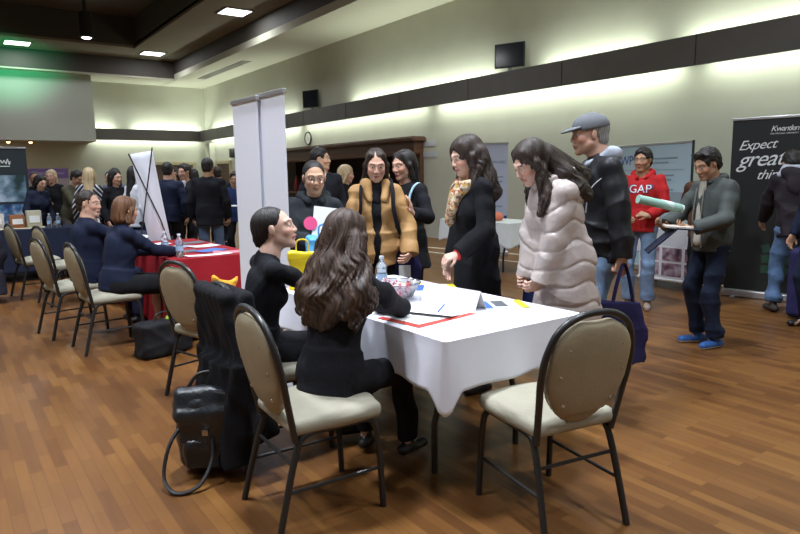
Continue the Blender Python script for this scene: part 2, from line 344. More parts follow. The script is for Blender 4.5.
def hair(f, parent, style, m, h=.0055, wav=.3, seed=0, extra=None, name='hair', vol=1.):
    S = Sdf(); P, H, hs = f.hp, f.Hd, f.hs; g = lambda r: np.asarray(r)*hs; v = vol
    down = V(0, 0, -1)
    if style in ('short', 'crop', 'sides'):
        e = .004 if style == 'crop' else (.012 if style == 'short' else .006)
        S.ell(P(0, -.024, .034), g((.076+e, .096+e, .086+e*(1.3 if style != 'sides' else .2))), H, k=.01)
        S.ell(P(0, -.055, -.03), g((.062+e, .055+e, .055)), H, k=.02)
        if style == 'short': S.ell(P(0.01, .036, .088), g((.050, .036, .026)), H, k=.02)
        S.ell(P(0, .128, -.014), g((.084, .090, .104)), H, k=.02, sub=True)
        S.box(P(0, .040, -.075), g((.12, .075, .06)), H, rr=.02, k=.01, sub=True)
        for q in (-1, 1): S.ell(P(q*.085, .012, -.01), g((.028, .032, .04)), H, k=.008, sub=True)
        S.cut(P(0, -.05, -.080), -H[:, 2]-H[:, 1]*.2)
    elif style == 'updo':      # pulled back smooth, ears free
        S.ell(P(0, -.026, .034), g((.080, .100, .089)), H, k=.01); S.ell(P(0, -.075, -.015), g((.066, .045, .06)), H, k=.03)
        S.ell(P(0, -.092, -.045), g((.045, .035, .04)), H, k=.02)
        S.ell(P(0, .126, -.012), g((.076, .090, .104)), H, k=.02, sub=True)
        S.box(P(0, .042, -.068), g((.12, .075, .06)), H, rr=.02, k=.01, sub=True)
        for q in (-1, 1): S.ell(P(q*.088, -.0, -.01), g((.026, .026, .036)), H, k=.008, sub=True)
    else:                      # long: cap + falls
        S.ell(P(0, -.023, .036), g((.084*v, .102*v, .091*v)), H, k=.01); S.ell(P(0, -.07*v, -.03), g((.078*v, .055*v, .085)), H, k=.03)
        for q in (-1, 1):
            S.cone(P(q*.045, .038, .085), P(q*.080*v, .012, -.01), .018, .016, k=.02)
            S.cone(P(q*.082*v, .008, 0), P(q*.080*v, -.01, -.11), .02*v, .022*v, k=.02)
        S.ell(P(0, .126, -.026), g((.060, .084, .110)), H, k=.015, sub=True)
        if style == 'bob': S.ell(P(0, -.05, -.09), g((.08, .06, .05)), H, k=.03)
    for e in (extra or []):
        a, b, r0, r1 = e[:4]; S.cone(a, b, r0, r1, k=.02, flat=e[4] if len(e) > 4 else None)
    c = f.hc; r = np.random.default_rng(seed); p1, p2, p3 = r.uniform(0, 6, 3)
    def disp(x, y, z):
        th = np.arctan2(x-c[0], y-c[1]); q = np.minimum(np.maximum((c[2]+.08-z)*9, .3), 1.2)
        wv = wav*(np.sin(z*34+2*th+p3)+.8*np.sin(z*61+7*th+p1))*np.clip(q, 0, 1)
        return .0024*(np.sin(29*th+wv*2+p1)+.8*np.sin(53*th+wv*2.4+p2)+.6*np.sin(83*th-wv*2+p3))*q+.004*wav*np.sin(z*40+9*th+p2+np.sin(x*50))*q
    if style in ('short', 'crop'):
        d0 = disp; disp = lambda x, y, z: d0(x, y, z)+.0032*np.sin(x*95+z*50+p1)*np.sin(y*85-z*60+p2)+.0022*np.sin(x*170-y*60)*np.sin(z*150+y*90)
    if style in ('long', 'bob'):
        d1 = disp; hx = H[:, 0]
        disp = lambda x, y, z: d1(x, y, z)+.005*np.exp(-(((x-c[0])*hx[0]+(y-c[1])*hx[1]+(z-c[2])*hx[2]-.008)/.005)**2)*(z > c[2]+.05)
    S.disp = disp
    o = sobj(S, name, m, parent, h); me = o.data; co = np.zeros(len(me.vertices)*3, np.float32); me.vertices.foreach_get('co', co); co = co.reshape(-1, 3)
    q = (co-c) @ H; th = np.arctan2(q[:, 0], q[:, 1]+.02); dr = co-c; wv = .10*wav*np.sin(co[:, 2]*38+2*th)
    st_ = np.stack([np.cos(th+wv), np.sin(th+wv), co[:, 2]*.25+.15*np.linalg.norm(q, axis=1)], 1).astype(np.float32)
    a = me.attributes.new('strand', 'FLOAT_VECTOR', 'POINT'); a.data.foreach_set('vector', st_.ravel()); return o
def torso_ops(S, f, off=0., k=.06, low=-.02):
    s, b = f.s, f.b
    L = [(.02, .150, .112, .12, 0), (.15, .120, .092, .13, 0), (.30, .142, .098, .14, .0), (.39, .128, .080, .080, -.01)] if f.fem else \
        [(.02, .150, .110, .12, 0), (.15, .140, .102, .14, 0), (.31, .160, .110, .16, 0), (.40, .150, .090, .085, -.01)]
    for t, rx, ry, rz, y0 in L:
        if t < low: continue
        S.ell(f.tp(0, y0, t), V(rx*b*s+off, ry*b*s+off, rz*s+off*.5), f.T, k=k)
    if f.fem:
        for q in (-1, 1): S.ell(f.tp(q*.062, .068, .30), V(.062, .055, .06)*s+off*.5, f.T, k=.04)
    S.cone(f.sh[0], f.sh[1], .042*s+off*.8, k=.04, flat=(f.T[:, 1], .95))
    S.cone(f.tp(-.07, -.01, .46), f.tp(0, -.005, .50), .046*s+off*.8, .052*s+off*.5, k=.04); S.cone(f.tp(.07, -.01, .46), f.tp(0, -.005, .50), .046*s+off*.8, .052*s+off*.5, k=.04)
def sleeve_ops(S, f, off=0., r=(.052, .044, .036), upto=1., k=.02):
    for i in (0, 1):
        a, e, w = f.sh[i], f.el[i], f.wr[i]; s = f.s*(.97 if f.fem else 1.04); off = min(off, .016)
        S.cone(a, a*.6+e*.4, (r[0]*.86)*s+off*.45, (r[0]*.45+r[1]*.5)*s+off*.7, k=k); S.cone(a*.6+e*.4, e, (r[0]*.45+r[1]*.5)*s+off*.7, r[1]*.96*s+off*.9, k=k)
        if upto > 0: S.cone(e, e+(w-e)*upto, r[1]*s+off, r[2]*s+off, k=.02, cap=True)
def top(f, parent, m, name='jacket', off=.012, hem=-.06, up=1., h=.009, fold=.004, seed=0, skirt=None, r=(.052, .044, .036), open_v=None, mfn=None, disp=None, collar=None):
    S = Sdf(); torso_ops(S, f, off); sleeve_ops(S, f, off, r, up)
    if skirt:                  # (hem z, rx, ry) hanging coat skirt
        z, rx, ry = skirt[:3]; a = f.tp(0, 0, .12); b = V(f.pel[0]+(skirt[3] if len(skirt) > 3 else 0), f.pel[1]+(skirt[4] if len(skirt) > 4 else 0), z)
        S.ecyl(a, b, (.135*f.b*f.s+off, .10*f.b*f.s+off), (rx, ry), V(1, 0, 0), k=.04)
    else: S.ecyl(f.tp(0, 0, .12), f.tp(0, 0, hem), (.13*f.b*f.s+off, .100*f.b*f.s+off), (.148*f.b*f.s+off, .114*f.b*f.s+off), f.T[:, 0], k=.03); S.cut(f.tp(0, 0, hem), -f.u)
    # neck opening
    S.cone(f.tp(0, .014, .515), f.tp(0, .018, .60), (.044 if f.fem else .054)*f.s, .07, k=.01, sub=True)
    if open_v: S.cone(f.tp(0, .15, .50-open_v), f.tp(0, .08, .52), .004, .045*f.s, k=.01, sub=True, flat=None)
    for cc in (collar or []): S.cone(*cc[:4], k=.015)
    S.disp = disp or folds(fold, seed=seed)
    return sobj(S, name, m, parent, h, mfn=mfn)
def pants(f, parent, m, name='trousers', r=(.085, .064, .056), h=.01, fold=.004, seed=3, upto=.96, off=0.):
    S = Sdf(); s = f.s; b = f.b
    S.ell(f.pel+V(0, 0, -.0), V(.15*b*s, .108*b*s, .115*s), None, k=.05)
    if upto > 1: pass
    for i in (0, 1):
        q = (-1, 1)[i]
        S.cone(f.hip[i]+V(0, -.01, 0), f.knee[i], r[0]*s*b, r[1]*s, k=.03); S.cone(f.knee[i], f.knee[i]+(f.ank[i]-f.knee[i])*upto, r[1]*s, r[2]*s, k=.02, cap=True)
    S.cut(f.pel+V(0, 0, .10*s), V(0, 0, 1)); S.disp = folds(fold, (8, 8, 16), seed); return sobj(S, name, m, parent, h)
def shoes(f, parent, m, sole=None, h=.008, big=1.):
    for i in (0, 1):
        S = Sdf(); a = f.ank[i]; F0 = V(a[0], a[1], a[2]-.085*f.s); d = nrm(V((i*2-1)*.18, 1, 0)); z = f.s*big*(.9 if f.fem else 1)
        S.cone(F0-d*.045*z+V(0, 0, .036), F0+d*.135*z+V(0, 0, .030), .040*z, .036*z, k=.01, flat=(V(0, 0, 1), .85)); S.cone(F0+V(0, 0, .05), F0+V(0, 0, .085), .040*z, .038*z, k=.02)
        S.cut(F0+V(0, 0, .001), V(0, 0, -1)); zz = F0[2]
        o = sobj(S, 'shoe', [m, sole or m], parent, h, mfn=(lambda c, zz=zz: (c[:, 2] < zz+.02)))
def glasses(f, parent, m, dz=0.002, w=.024):
    b = MB()
    for q in (-1, 1):
        b.tube([f.hp(q*.032+w*cos(a)*1., .102-.012*abs(cos(a)*.5+q*.5) if 0 else .101, dz+w*.75*sin(a)) for a in np.linspace(0, 2*pi, 15)[:-1]], .0016, 6, True)
        b.tube([f.hp(q*(.032+w), .10, dz+.004), f.hp(q*.078, .06, dz+.006), f.hp(q*.083, -.005, dz+.008)], .0016, 6)
    b.tube([f.hp(-.009, .101, dz+.003), f.hp(0, .106, dz+.006), f.hp(.009, .101, dz+.003)], .0016, 6)
    return b.build('glasses', m, parent)
def proj_text(o, target, d=V(0, -1, 0), off=.004):
    me = target.data; bm = bmesh.new(); bm.from_mesh(me); t = BVHTree.FromBMesh(bm); bm.free()
    for v in o.data.vertices:
        p, n, i, q = t.ray_cast(v.co-Vector(d)*.5, Vector(d))
        if p: v.co = p-Vector(d)*off
def text_mesh(txt, size, m, parent=None, M=None, name='lettering', shear=0., ext=.001, ax='LEFT', spacing=1., sub=False):
    cu = bpy.data.curves.new(name, 'FONT'); cu.body = txt; cu.size = size; cu.shear = shear; cu.extrude = ext; cu.align_x = ax; cu.space_character = spacing; cu.resolution_u = 3
    t = bpy.data.objects.new(name, cu); COL.objects.link(t); dg = bpy.context.evaluated_depsgraph_get(); me = bpy.data.meshes.new_from_object(t.evaluated_get(dg)); bpy.data.objects.remove(t)
    me.name = name; me.transform((M or Matrix()) @ Matrix.Rotation(pi/2, 4, 'X'))
    if sub:
        bm = bmesh.new(); bm.from_mesh(me); bmesh.ops.triangulate(bm, faces=bm.faces); bmesh.ops.subdivide_edges(bm, edges=[e for e in bm.edges if e.calc_length() > .012], cuts=2); bm.to_mesh(me); bm.free()
    me.materials.clear(); me.materials.append(m)
    o = bpy.data.objects.new(name, me); COL.objects.link(o); o.parent = parent; return o
def person(label, x, y, fa, group=None):
    return empty('person', (x, y, 0), R(fa-90), label, 'person', group)
# ------------------------------------------------------------------ camera
F_, P_, H_, YAW, RO = 635., atan(91.5/635), 1.47, R(35.6), .014
fw = Vector((sin(YAW)*cos(P_), cos(YAW)*cos(P_), -sin(P_))); r0 = Vector((cos(YAW), -sin(YAW), 0)); u0 = r0.cross(fw)
rx = r0*cos(RO)-u0*sin(RO); ux = r0*sin(RO)+u0*cos(RO)
cam = bpy.data.objects.new('camera', bpy.data.cameras.new('camera')); COL.objects.link(cam); scn.camera = cam
cam.matrix_world = Matrix(((rx.x, ux.x, -fw.x, 0), (rx.y, ux.y, -fw.y, 0), (rx.z, ux.z, -fw.z, H_), (0, 0, 0, 1)))
cam.data.sensor_width = 36; cam.data.lens = F_/800*36; cam.data.clip_end = 100
vs_ = scn.view_settings; vs_.view_transform = 'Standard'; vs_.look = 'None'; vs_.gamma = 1; vs_.exposure = -1.2
scn.cycles.use_denoising = True; scn.cycles.max_bounces = 6; scn.cycles.diffuse_bounces = 4; scn.cycles.sample_clamp_indirect = 6
w = bpy.data.worlds.new('world'); scn.world = w; w.use_nodes = True; w.node_tree.nodes['Background'].inputs[0].default_value = (.05, .05, .055, 1); w.node_tree.nodes['Background'].inputs[1].default_value = .3

# ------------------------------------------------------------------ setting
def floor_mat():
    m = bpy.data.materials.new('parquet'); m.use_nodes = True; nt = m.node_tree; b = nt.nodes['Principled BSDF']; N = nt.nodes.new; L = nt.links.new
    tc = N('ShaderNodeTexCoord'); mp = N('ShaderNodeMapping'); mp.inputs['Rotation'].default_value = (0, 0, pi/2); L(tc.outputs['Object'], mp.inputs[0])
    br = N('ShaderNodeTexBrick'); br.offset = .5; br.offset_frequency = 2; br.inputs['Scale'].default_value = 1; br.inputs['Brick Width'].default_value = .42; br.inputs['Row Height'].default_value = .058
    br.inputs['Mortar Size'].default_value = .0015; br.inputs['Mortar'].default_value = (.10, .045, .02, 1); br.inputs['Bias'].default_value = 0
    br.inputs['Color1'].default_value = (0, 0, 0, 1); br.inputs['Color2'].default_value = (1, 1, 1, 1); L(mp.outputs[0], br.inputs[0])
    # random tone per strip
    r = N('ShaderNodeValToRGB'); e = r.color_ramp.elements; e[0].position = 0; e[0].color = (.070, .027, .008, 1); e[1].position = 1; e[1].color = (.32, .150, .042, 1)
    q = e.new(.35); q.color = (.125, .051, .014, 1); q = e.new(.8); q.color = (.185, .083, .022, 1)
    n = N('ShaderNodeTexNoise'); n.inputs['Scale'].default_value = 3.; m2 = N('ShaderNodeMapping'); m2.inputs['Scale'].default_value = (14, .9, 1); L(tc.outputs['Object'], m2.inputs[0]); L(m2.outputs[0], n.inputs[0]); n.inputs['Detail'].default_value = 5
    n2 = N('ShaderNodeTexNoise'); n2.inputs['Scale'].default_value = .7; L(tc.outputs['Object'], n2.inputs[0])
    mx = N('ShaderNodeMix'); mx.data_type = 'FLOAT'; mx.inputs[0].default_value = .38; L(br.outputs['Color'], mx.inputs[2]); L(n.outputs[0], mx.inputs[3])
    ad = N('ShaderNodeMath'); ad.operation = 'ADD'; sb = N('ShaderNodeMath'); sb.operation = 'MULTIPLY_ADD'; sb.inputs[1].default_value = .5; sb.inputs[2].default_value = -.25; L(n2.outputs[0], sb.inputs[0]); L(mx.outputs[0], ad.inputs[0]); L(sb.outputs[0], ad.inputs[1])
    L(ad.outputs[0], r.inputs[0]); mm = N('ShaderNodeMix'); mm.data_type = 'RGBA'; L(br.outputs['Fac'], mm.inputs[0]); L(r.outputs[0], mm.inputs[6]); mm.inputs[7].default_value = (.10, .04, .015, 1)
    L(mm.outputs[2], b.inputs['Base Color'])
    rr = N('ShaderNodeMapRange'); L(n2.outputs[0], rr.inputs[0]); rr.inputs[3].default_value = .30; rr.inputs[4].default_value = .42; L(rr.outputs[0], b.inputs['Roughness']); b.inputs['Specular IOR Level'].default_value = .32
    return m
WALL = mat('wall_paint', (.50, .50, .42), .8, var=.03, vscale=2); SOFF = mat('soffit_paint', (.47, .46, .37), .85)
DARK = mat('dark_ceiling_paint', (.075, .062, .05), .8, var=.1, vscale=1.5); RINGM = mat('ring_ceiling_paint', (.20, .175, .13), .85); FASC = mat('dark_fascia_paint', (.06, .052, .045), .7)
BAND = mat('cove_band_laminate', (.135, .13, .125), .55, var=.06, vscale=3)
WX, WY = 9.4, 27.2
def st(name, b, m, label=None): o = b.build(name, m, smooth=False); return tag(o, label, kind='structure')
st('floor', MB().box((1.7, 9.6, -.05), (15.8, 36.2, .1)), floor_mat())
b = MB(); b.box((WX+.75, 12.3/2-4.25, 2.6), (1.5, 12.3+8.5, 5.4)); b.box((WX+.75, (21.2+WY)/2, 2.6), (1.5, WY-21.2, 5.4)); b.box((WX+.75, 16.75, 3.85), (1.5, 8.9, 2.9)); b.box((WX+1.35, 16.75, 1.2), (.3, 8.9, 2.4))
st('wall_right', b, WALL, 'long cream wall')
st('wall_back', MB().box((1.5, WY+.1, 2.6), (16, .2, 5.4)), WALL); st('wall_left', MB().box((-6.1, 9.5, 3), (.2, 36, 7.4)), WALL); st('wall_front', MB().box((1.5, -8.6, 3), (16, .2, 7.4)), WALL)
b = MB(); b.box((8.53, 9.5, 5.3), (1.76, 35.6, .2)); b.box((.8, 26.28, 5.3), (13.8, 1.84, .2)); b.box((-5.2, 8.5, 5.3), (1.6, 33.6, .2)); b.box((1.6, -7.6, 5.3), (12.3, 1.9, .2)); st('ceiling', b, SOFF, 'pale lower soffit around the raised ceiling')
b = MB(); b.box((7.70, 9.5, 5.6), (.08, 31.9, .7)); b.box((1.6, 25.39, 5.6), (12.2, .08, .7)); b.box((-4.4, 9.5, 5.6), (.08, 31.8, .7)); b.box((1.6, -6.6, 5.6), (12.2, .08, .7)); st('trim_1', b, FASC, 'dark fascia above the soffit')
b = MB(); b.box((6.76, 9.5, 5.95), (1.88, 32, .15)); b.box((.8, 24.4, 5.95), (10.1, 2., .15)); b.box((-3.5, 8.5, 5.95), (1.8, 30, .15)); b.box((1.6, -5.6, 5.95), (8.4, 2, .15)); st('trim_2', b, RINGM, 'taupe stepped ring of the ceiling')
b = MB(); b.box((5.86, 9.4, 6.4), (.08, 28.1, .9)); b.box((1.6, 23.42, 6.4), (8.5, .08, .9)); b.box((-2.6, 9.4, 6.4), (.08, 28, .9)); b.box((1.6, -4.6, 6.4), (8.5, .08, .9)); st('trim_3', b, FASC, 'dark inner fascia of the ceiling'); st('trim_4', MB().box((1.6, 9.4, 6.9), (12.4, 33, .1)), DARK, 'dark raised ceiling')
# hanging bulkhead of the far left
b = MB(); b.box((-.6, 26.45, 3.83), (10.8, 1.6, 1.94)); b.box((-.6, 26.5, 4.99), (10.8, 1.5, .42)); st('wall_bulkhead', b, mat('bulkhead_paint', (.42, .43, .38), .85), 'box bulkhead hanging from the ceiling')
# cove band: a fascia standing off the wall
b = MB(); b.box((WX-.38, (WY-8.2)/2, 3.20), (.04, WY+7.8, .43)); b.box((WX-.19, (WY-8.2)/2, 3.2), (.36, WY+7.8, .05))
for y in np.arange(-7, 27, 2.44): b.box((WX-.402, y, 3.2), (.006, .012, .42), mi=1)
st('trim_5', b, [BAND, mat('seam', (.03, .03, .03), .8)], 'grey lighting band along the long wall')
b = MB(); b.box((7.0, WY-.38, 3.20), (4.4, .04, .43)); b.box((7.1, WY-.19, 3.2), (4.5, .36, .05)); st('trim_6', b, BAND, 'grey lighting band on the far wall')
# air grille in the soffit
b = MB(); b.box((8.42, 22.3, 5.195), (.30, 4.4, .02)); 
for i in range(7): b.box((8.30+i*.04, 22.3, 5.182), (.012, 4.3, .012), mi=1)
tag(b.build('air_grille', [mat('grille_grey', (.22, .22, .2), .6), mat('grille_slat', (.35, .34, .3), .5)], smooth=False), 'long slotted air grille in the pale soffit over the far corner', 'vent')
# court lines painted on the floor
LINE = mat('line_paint', (.75, .72, .65), .5)
b = MB(); b.box((7.9, 6.1, .002), (.05, 12.4, .004), Matrix.Rotation(R(5.5), 3, 'Z')); o = b.build('court_line', LINE, smooth=False); tag(o, 'long white painted line crossing the floor near the display tables', 'floor line', kind='structure')
b = MB(); b.box((8.25, 9.3, .002), (.05, 5, .004), Matrix.Rotation(R(14), 3, 'Z')); o = b.build('court_line', LINE, smooth=False); tag(o, 'short white painted line on the floor behind the first one', 'floor line', kind='structure')
# doors at the far end
DF = mat('door_frame_paint', (.50, .44, .28), .6); DD = mat('door_wood', (.10, .06, .04), .5)
def door(n, x, y, wdt, rz):
    e = empty('door_%d' % n, (x, y, 0), rz); tag(e, kind='structure')
    MB().box((-wdt/2-.06, -.04, 1.03), (.12, .08, 2.06)).box((wdt/2+.06, -.04, 1.03), (.12, .08, 2.06)).box((0, -.04, 2.1), (wdt+.24, .08, .12)).build('door_frame', DF, e, False)
    MB().box((-wdt/4, -.02, 1.02), (wdt/2-.01, .05, 2.03), bev=.004).box((wdt/4, -.02, 1.02), (wdt/2-.01, .05, 2.03), bev=.004).build('door_leaf', DD, e, False)
    MB().tube([(-.06, -.06, .95), (-.06, -.09, .97), (-.06, -.09, 1.15), (-.06, -.06, 1.17)], .012).build('door_handle', mat('steel', (.5, .5, .5), .3, 1), e)
door(1, 7.9, WY, 1.7, 0); door(2, WX, 25.2, 1.4, -pi/2)
b = MB(); b.box((WX-.12, 26.4, 1.45), (.24, .5, 2.9)); st('trim_7', b, WALL, 'shallow pilaster near the far corner')
# servery recess with a dark wooden surround
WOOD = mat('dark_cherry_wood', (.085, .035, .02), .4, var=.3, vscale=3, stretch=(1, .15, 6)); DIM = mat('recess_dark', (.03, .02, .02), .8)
e = empty('servery_opening', (WX, 16.75, 0)); tag(e, 'dark wooden canopy and surround of the bar opening in the long wall', 'bar surround')
MB().box((-.12, 0, 2.13), (.34, 9.3, .30), bev=.01).box((-.17, 0, 2.31), (.48, 9.5, .08), bev=.01).box((-.15, 0, 2.36), (.42, 9.4, .03)).box((-.13, 0, 1.97), (.30, 9.2, .05)).build('cornice', WOOD, e, False)
for q in (-1, 1): MB().box((-.03, q*4.5, 1.0), (.14, .3, 2.), bev=.01).build('post', WOOD, e, False)
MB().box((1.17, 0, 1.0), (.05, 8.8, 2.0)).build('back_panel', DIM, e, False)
MB().box((.35, 0, .98), (.9, 8.8, .06), bev=.01).build('counter', WOOD, e, False)
REDG = mat('red_glow_sign', (.5, .02, .02), .5, emit=(1, .03, .03), es=.5)
for i, (y, z, a, c) in enumerate([(13.6, 1.55, .25, (.55, .03, .03)), (14.6, 1.5, .2, (.5, .04, .03)), (17.4, 1.5, .16, (.1, .25, .4)), (15.4, 1.5, .14, (.3, .25, .2)), (18.8, 1.45, .2, (.06, .2, .3)), (19.8, 1.5, .2, (.4, .05, .05))]):
    MB().lathe([(0, 0), (a*.45, 0), (a*.5, .1), (a*.48, .3), (a*.2, .42), (a*.18, .5), (0, .5)], (WX+.5, y, 1.01), 14).build('jar', mat('jar_%d' % i, c, .3)); tag(bpy.data.objects[-1] if False else COL.objects[-1], ['red jar nearest the end of the wooden bar surround', 'second red jar along the bar counter', 'blue jar on the bar counter', 'beige jar on the bar counter', 'teal jar on the bar counter', 'red jar farthest along the bar counter'][i], 'jar')
# wall clock
e = empty('wall_clock', (WX, 17.88, 2.65), -pi/2, 'round wall clock with black rim above the bar opening', 'clock')
MB().tube([(.19*cos(a), -.03, .19*sin(a)) for a in np.linspace(0, 2*pi, 29)[:-1]], .02, 8, True).build('rim', mat('black_plastic', (.02, .02, .02), .4), e)
b = MB(); b.lathe([(0, -.03), (.18, -.03), (.18, -.005), (0, -.005)], n=28); b.v = [(x, z+.0, y) for x, y, z in b.v]; b.build('clock_face', mat('clock_white', (.8, .8, .76), .5), e)
MB().box((0, -.036, .05), (.012, .004, .10)).build('hand', MATS['black_plastic'], e); MB().box((.045, -.038, -.02), (.10, .004, .01), Matrix.Rotation(.4, 3, 'Y')).build('hand', MATS['black_plastic'], e)
# small notices on the wall
PAPER = mat('white_paper', (.80, .80, .80), .7)
for i, (y, z) in enumerate([(11.9, 2.2), (11.85, 1.95)]): tag(MB().box((WX-.006, y, z), (.006, .5, .12)).build('wall_notice', mat('pale_notice', (.5, .53, .58), .7), smooth=False), ['upper small pale notice on the wall right of the bar surround', 'lower small pale notice on the wall right of the bar surround'][i], 'notice')
# two screens standing on the band
SCR = mat('screen_glass', (.012, .014, .02), .12, spec=.6); PB = MATS['black_plastic']
def tv(x, y, z, rz, w, h, label):
    e = empty('television', (x, y, z), rz, label, 'television')
    MB().box((0, 0, h/2+.10), (w, .05, h), bev=.01).build('casing', PB, e, False); MB().box((0, -.027, h/2+.10), (w-.05, .004, h-.05)).build('screen', SCR, e, False)
    MB().box((0, .03, .06), (.08, .04, .12)).box((0, .02, .01), (.36, .2, .02), bev=.005).build('stand', mat('grey_plastic', (.35, .35, .35), .5), e, False)
tv(9.2, 9.1, 3.415, R(-68), .62, .46, 'flat screen television on the wall band nearer the camera'); tv(9.2, 17.3, 3.415, R(-72), .62, .50, 'flat screen television farther along the band above the clock')
tag(MB().box((WX-.1, 24.0, 2.42), (.2, .25, .34), bev=.02).build('wall_speaker', PB), 'small black speaker on the wall beside the far white banner', 'speaker')
# ------------------------------------------------------------------ lights
def area(name, loc, size, power, col=(1, 1, 1), rot=(0, 0, 0), spread=None):
    l = bpy.data.lights.new(name, 'AREA'); l.shape = 'RECTANGLE'; l.size, l.size_y = size; l.energy = power; l.color = col
    if spread: l.spread = spread
    o = bpy.data.objects.new(name, l); COL.objects.link(o); o.location = loc; o.rotation_euler = rot; return o
TUBE = (.90, 1., .86)
for y0, y1, k in [(-6, -.5, 1), (0., 5.6, 1), (6.2, 8.4, 1), (9.6, 15.2, 1), (18.5, 21, .7), (21.5, 26.3, 1.1)]:
    area('cove_light', (WX-.2, (y0+y1)/2, 3.28), (.12, y1-y0), 30*(y1-y0)*k, TUBE, (pi, 0, 0))
for y0, y1, k in [(-6, 5.2, 1), (5.6, 11.5, 1.1), (11.9, 18, .8), (18.4, 26.4, 1.)]:
    area('cove_light', (WX-.2, (y0+y1)/2, 3.13), (.12, y1-y0), 24*(y1-y0)*k, TUBE, (0, 0, 0))
for x0, x1 in ((5.0, 5.7), (6.5, 9.1)): area('cove_light', ((x0+x1)/2, WY-.2, 3.28), (x1-x0, .12), 40*(x1-x0), TUBE, (pi, 0, 0))
area('cove_light', (7, WY-.2, 3.13), (4.2, .12), 100, TUBE)
PAN = mat('light_panel_glow', (.9, .9, .9), .5, emit=(.93, .98, 1), es=9)
k = 0
for x, y in [(6.85, 17.0), (6.55, 24.0), (2.45, 24.4), (6.8, 9.8), (6.8, 2.6), (-1.7, 24.4), (-3.5, 17), (-3.5, 9.8), (-3.5, 2.6), (6.8, -3.8), (1.6, -5.6)]:
    vis = k < 3
    if vis:
        e = empty('ceiling_light', (x, y, 5.875), 0, ['square ceiling light panel nearest, in the right side of the raised ring', 'square ceiling light panel by the corner of the raised ring', 'square ceiling light panel at far left over the bulkhead'][k], 'ceiling light', 'square ceiling panels')
        MB().box((0, 0, -.01), (.72, .72, .02)).build('diffuser', PAN, e, False); MB().box((-.38, 0, -.01), (.05, .8, .04)).box((.38, 0, -.01), (.05, .8, .04)).box((0, -.38, -.01), (.8, .05, .04)).box((0, .38, -.01), (.8, .05, .04)).build('frame', RINGM, e, False)
    area('panel_light', (x, y, 5.83), (.7, .7), 105, (.93, .97, 1)); k += 1
# one cylinder downlight hanging from the raised ceiling; the other beams are added fill
CYL = mat('downlight_black', (.02, .02, .02), .5)
def downlight(x, y, vis, pw=260):
    if vis:
        e = empty('downlight', (x, y, 5.70), 0, 'black cylinder downlight hanging from the dark raised ceiling', 'downlight')
        MB().lathe([(.16, .0), (.19, .0), (.19, .72), (.05, .74), (.05, 1.15), (0, 1.15)], n=24).lathe([(.16, 0), (.15, .12), (0, .13)], n=24).build('housing', CYL, e)
        MB().lathe([(0, -.05), (.10, -.03), (.15, .01), (.15, .03), (0, .03)], n=24).build('lamp', mat('lamp_glow', (1, 1, 1), .5, emit=(.85, .85, 1), es=14), e)
    area('downlight_and_fill', (x, y, 5.62), (.5, .5), pw, (.84, .90, 1), spread=R(130))
downlight(4.0, 21.6, True, 200)
for x, y, p in [(1.4, 3.4, 430), (2.6, 1.0, 140), (4.4, 3.4, 260), (-1.4, 3.4, 300), (-1.2, 7.5, 240), (1.0, 9.5, 230), (4.4, 10, 200), (0, 15.5, 200), (4.0, 15.5, 180), (3.0, -1.2, 200), (-1.0, -2, 100), (0, 21, 160)]: downlight(x, y, False, p)  # unseen beams without housings, added to brighten the tables and the hall
# green stage wash on the bulkhead, warm downlights under it
l = bpy.data.lights.new('green_stage_light', 'SPOT'); l.energy = 1500; l.color = (.02, 1, .42); l.spot_size = R(52); l.spot_blend = 1; l.shadow_soft_size = .2
o = bpy.data.objects.new('green_stage_light', l); COL.objects.link(o); o.location = (1.6, 21.5, 3.9); o.rotation_euler = (Vector((2.2, 25.3, 5.5))-o.location).to_track_quat('-Z', 'Y').to_euler()
WG = mat('warm_spot_glow', (1, .7, .4), .5, emit=(1, .6, .3), es=12)
for i, x in enumerate((2.05, 2.72)):
    e = empty('bulkhead_spotlight', (x, 25.9, 2.86), 0, ['left one of two small warm spotlights under the hanging bulkhead', 'right one of two small warm spotlights under the hanging bulkhead'][i], 'spotlight', 'warm spotlights under the bulkhead')
    MB().lathe([(.05, -.05), (.07, -.05), (.07, 0), (.05, 0)], n=14).build('trim_ring', CYL, e); MB().lathe([(0, -.11), (.05, -.09), (.06, -.05), (.06, -.03), (0, -.03)], n=14).build('lamp', WG, e)
    l = bpy.data.lights.new('warm_spot', 'SPOT'); l.energy = 60; l.color = (1, .6, .32); l.spot_size = R(120); l.spot_blend = 1; l.shadow_soft_size = .05; o = bpy.data.objects.new('warm_spot', l); COL.objects.link(o); o.location = (x, 25.9, 2.78)
area('under_bulkhead', (-.5, 26.3, 2.84), (5, .6), 60, (1, .75, .5))
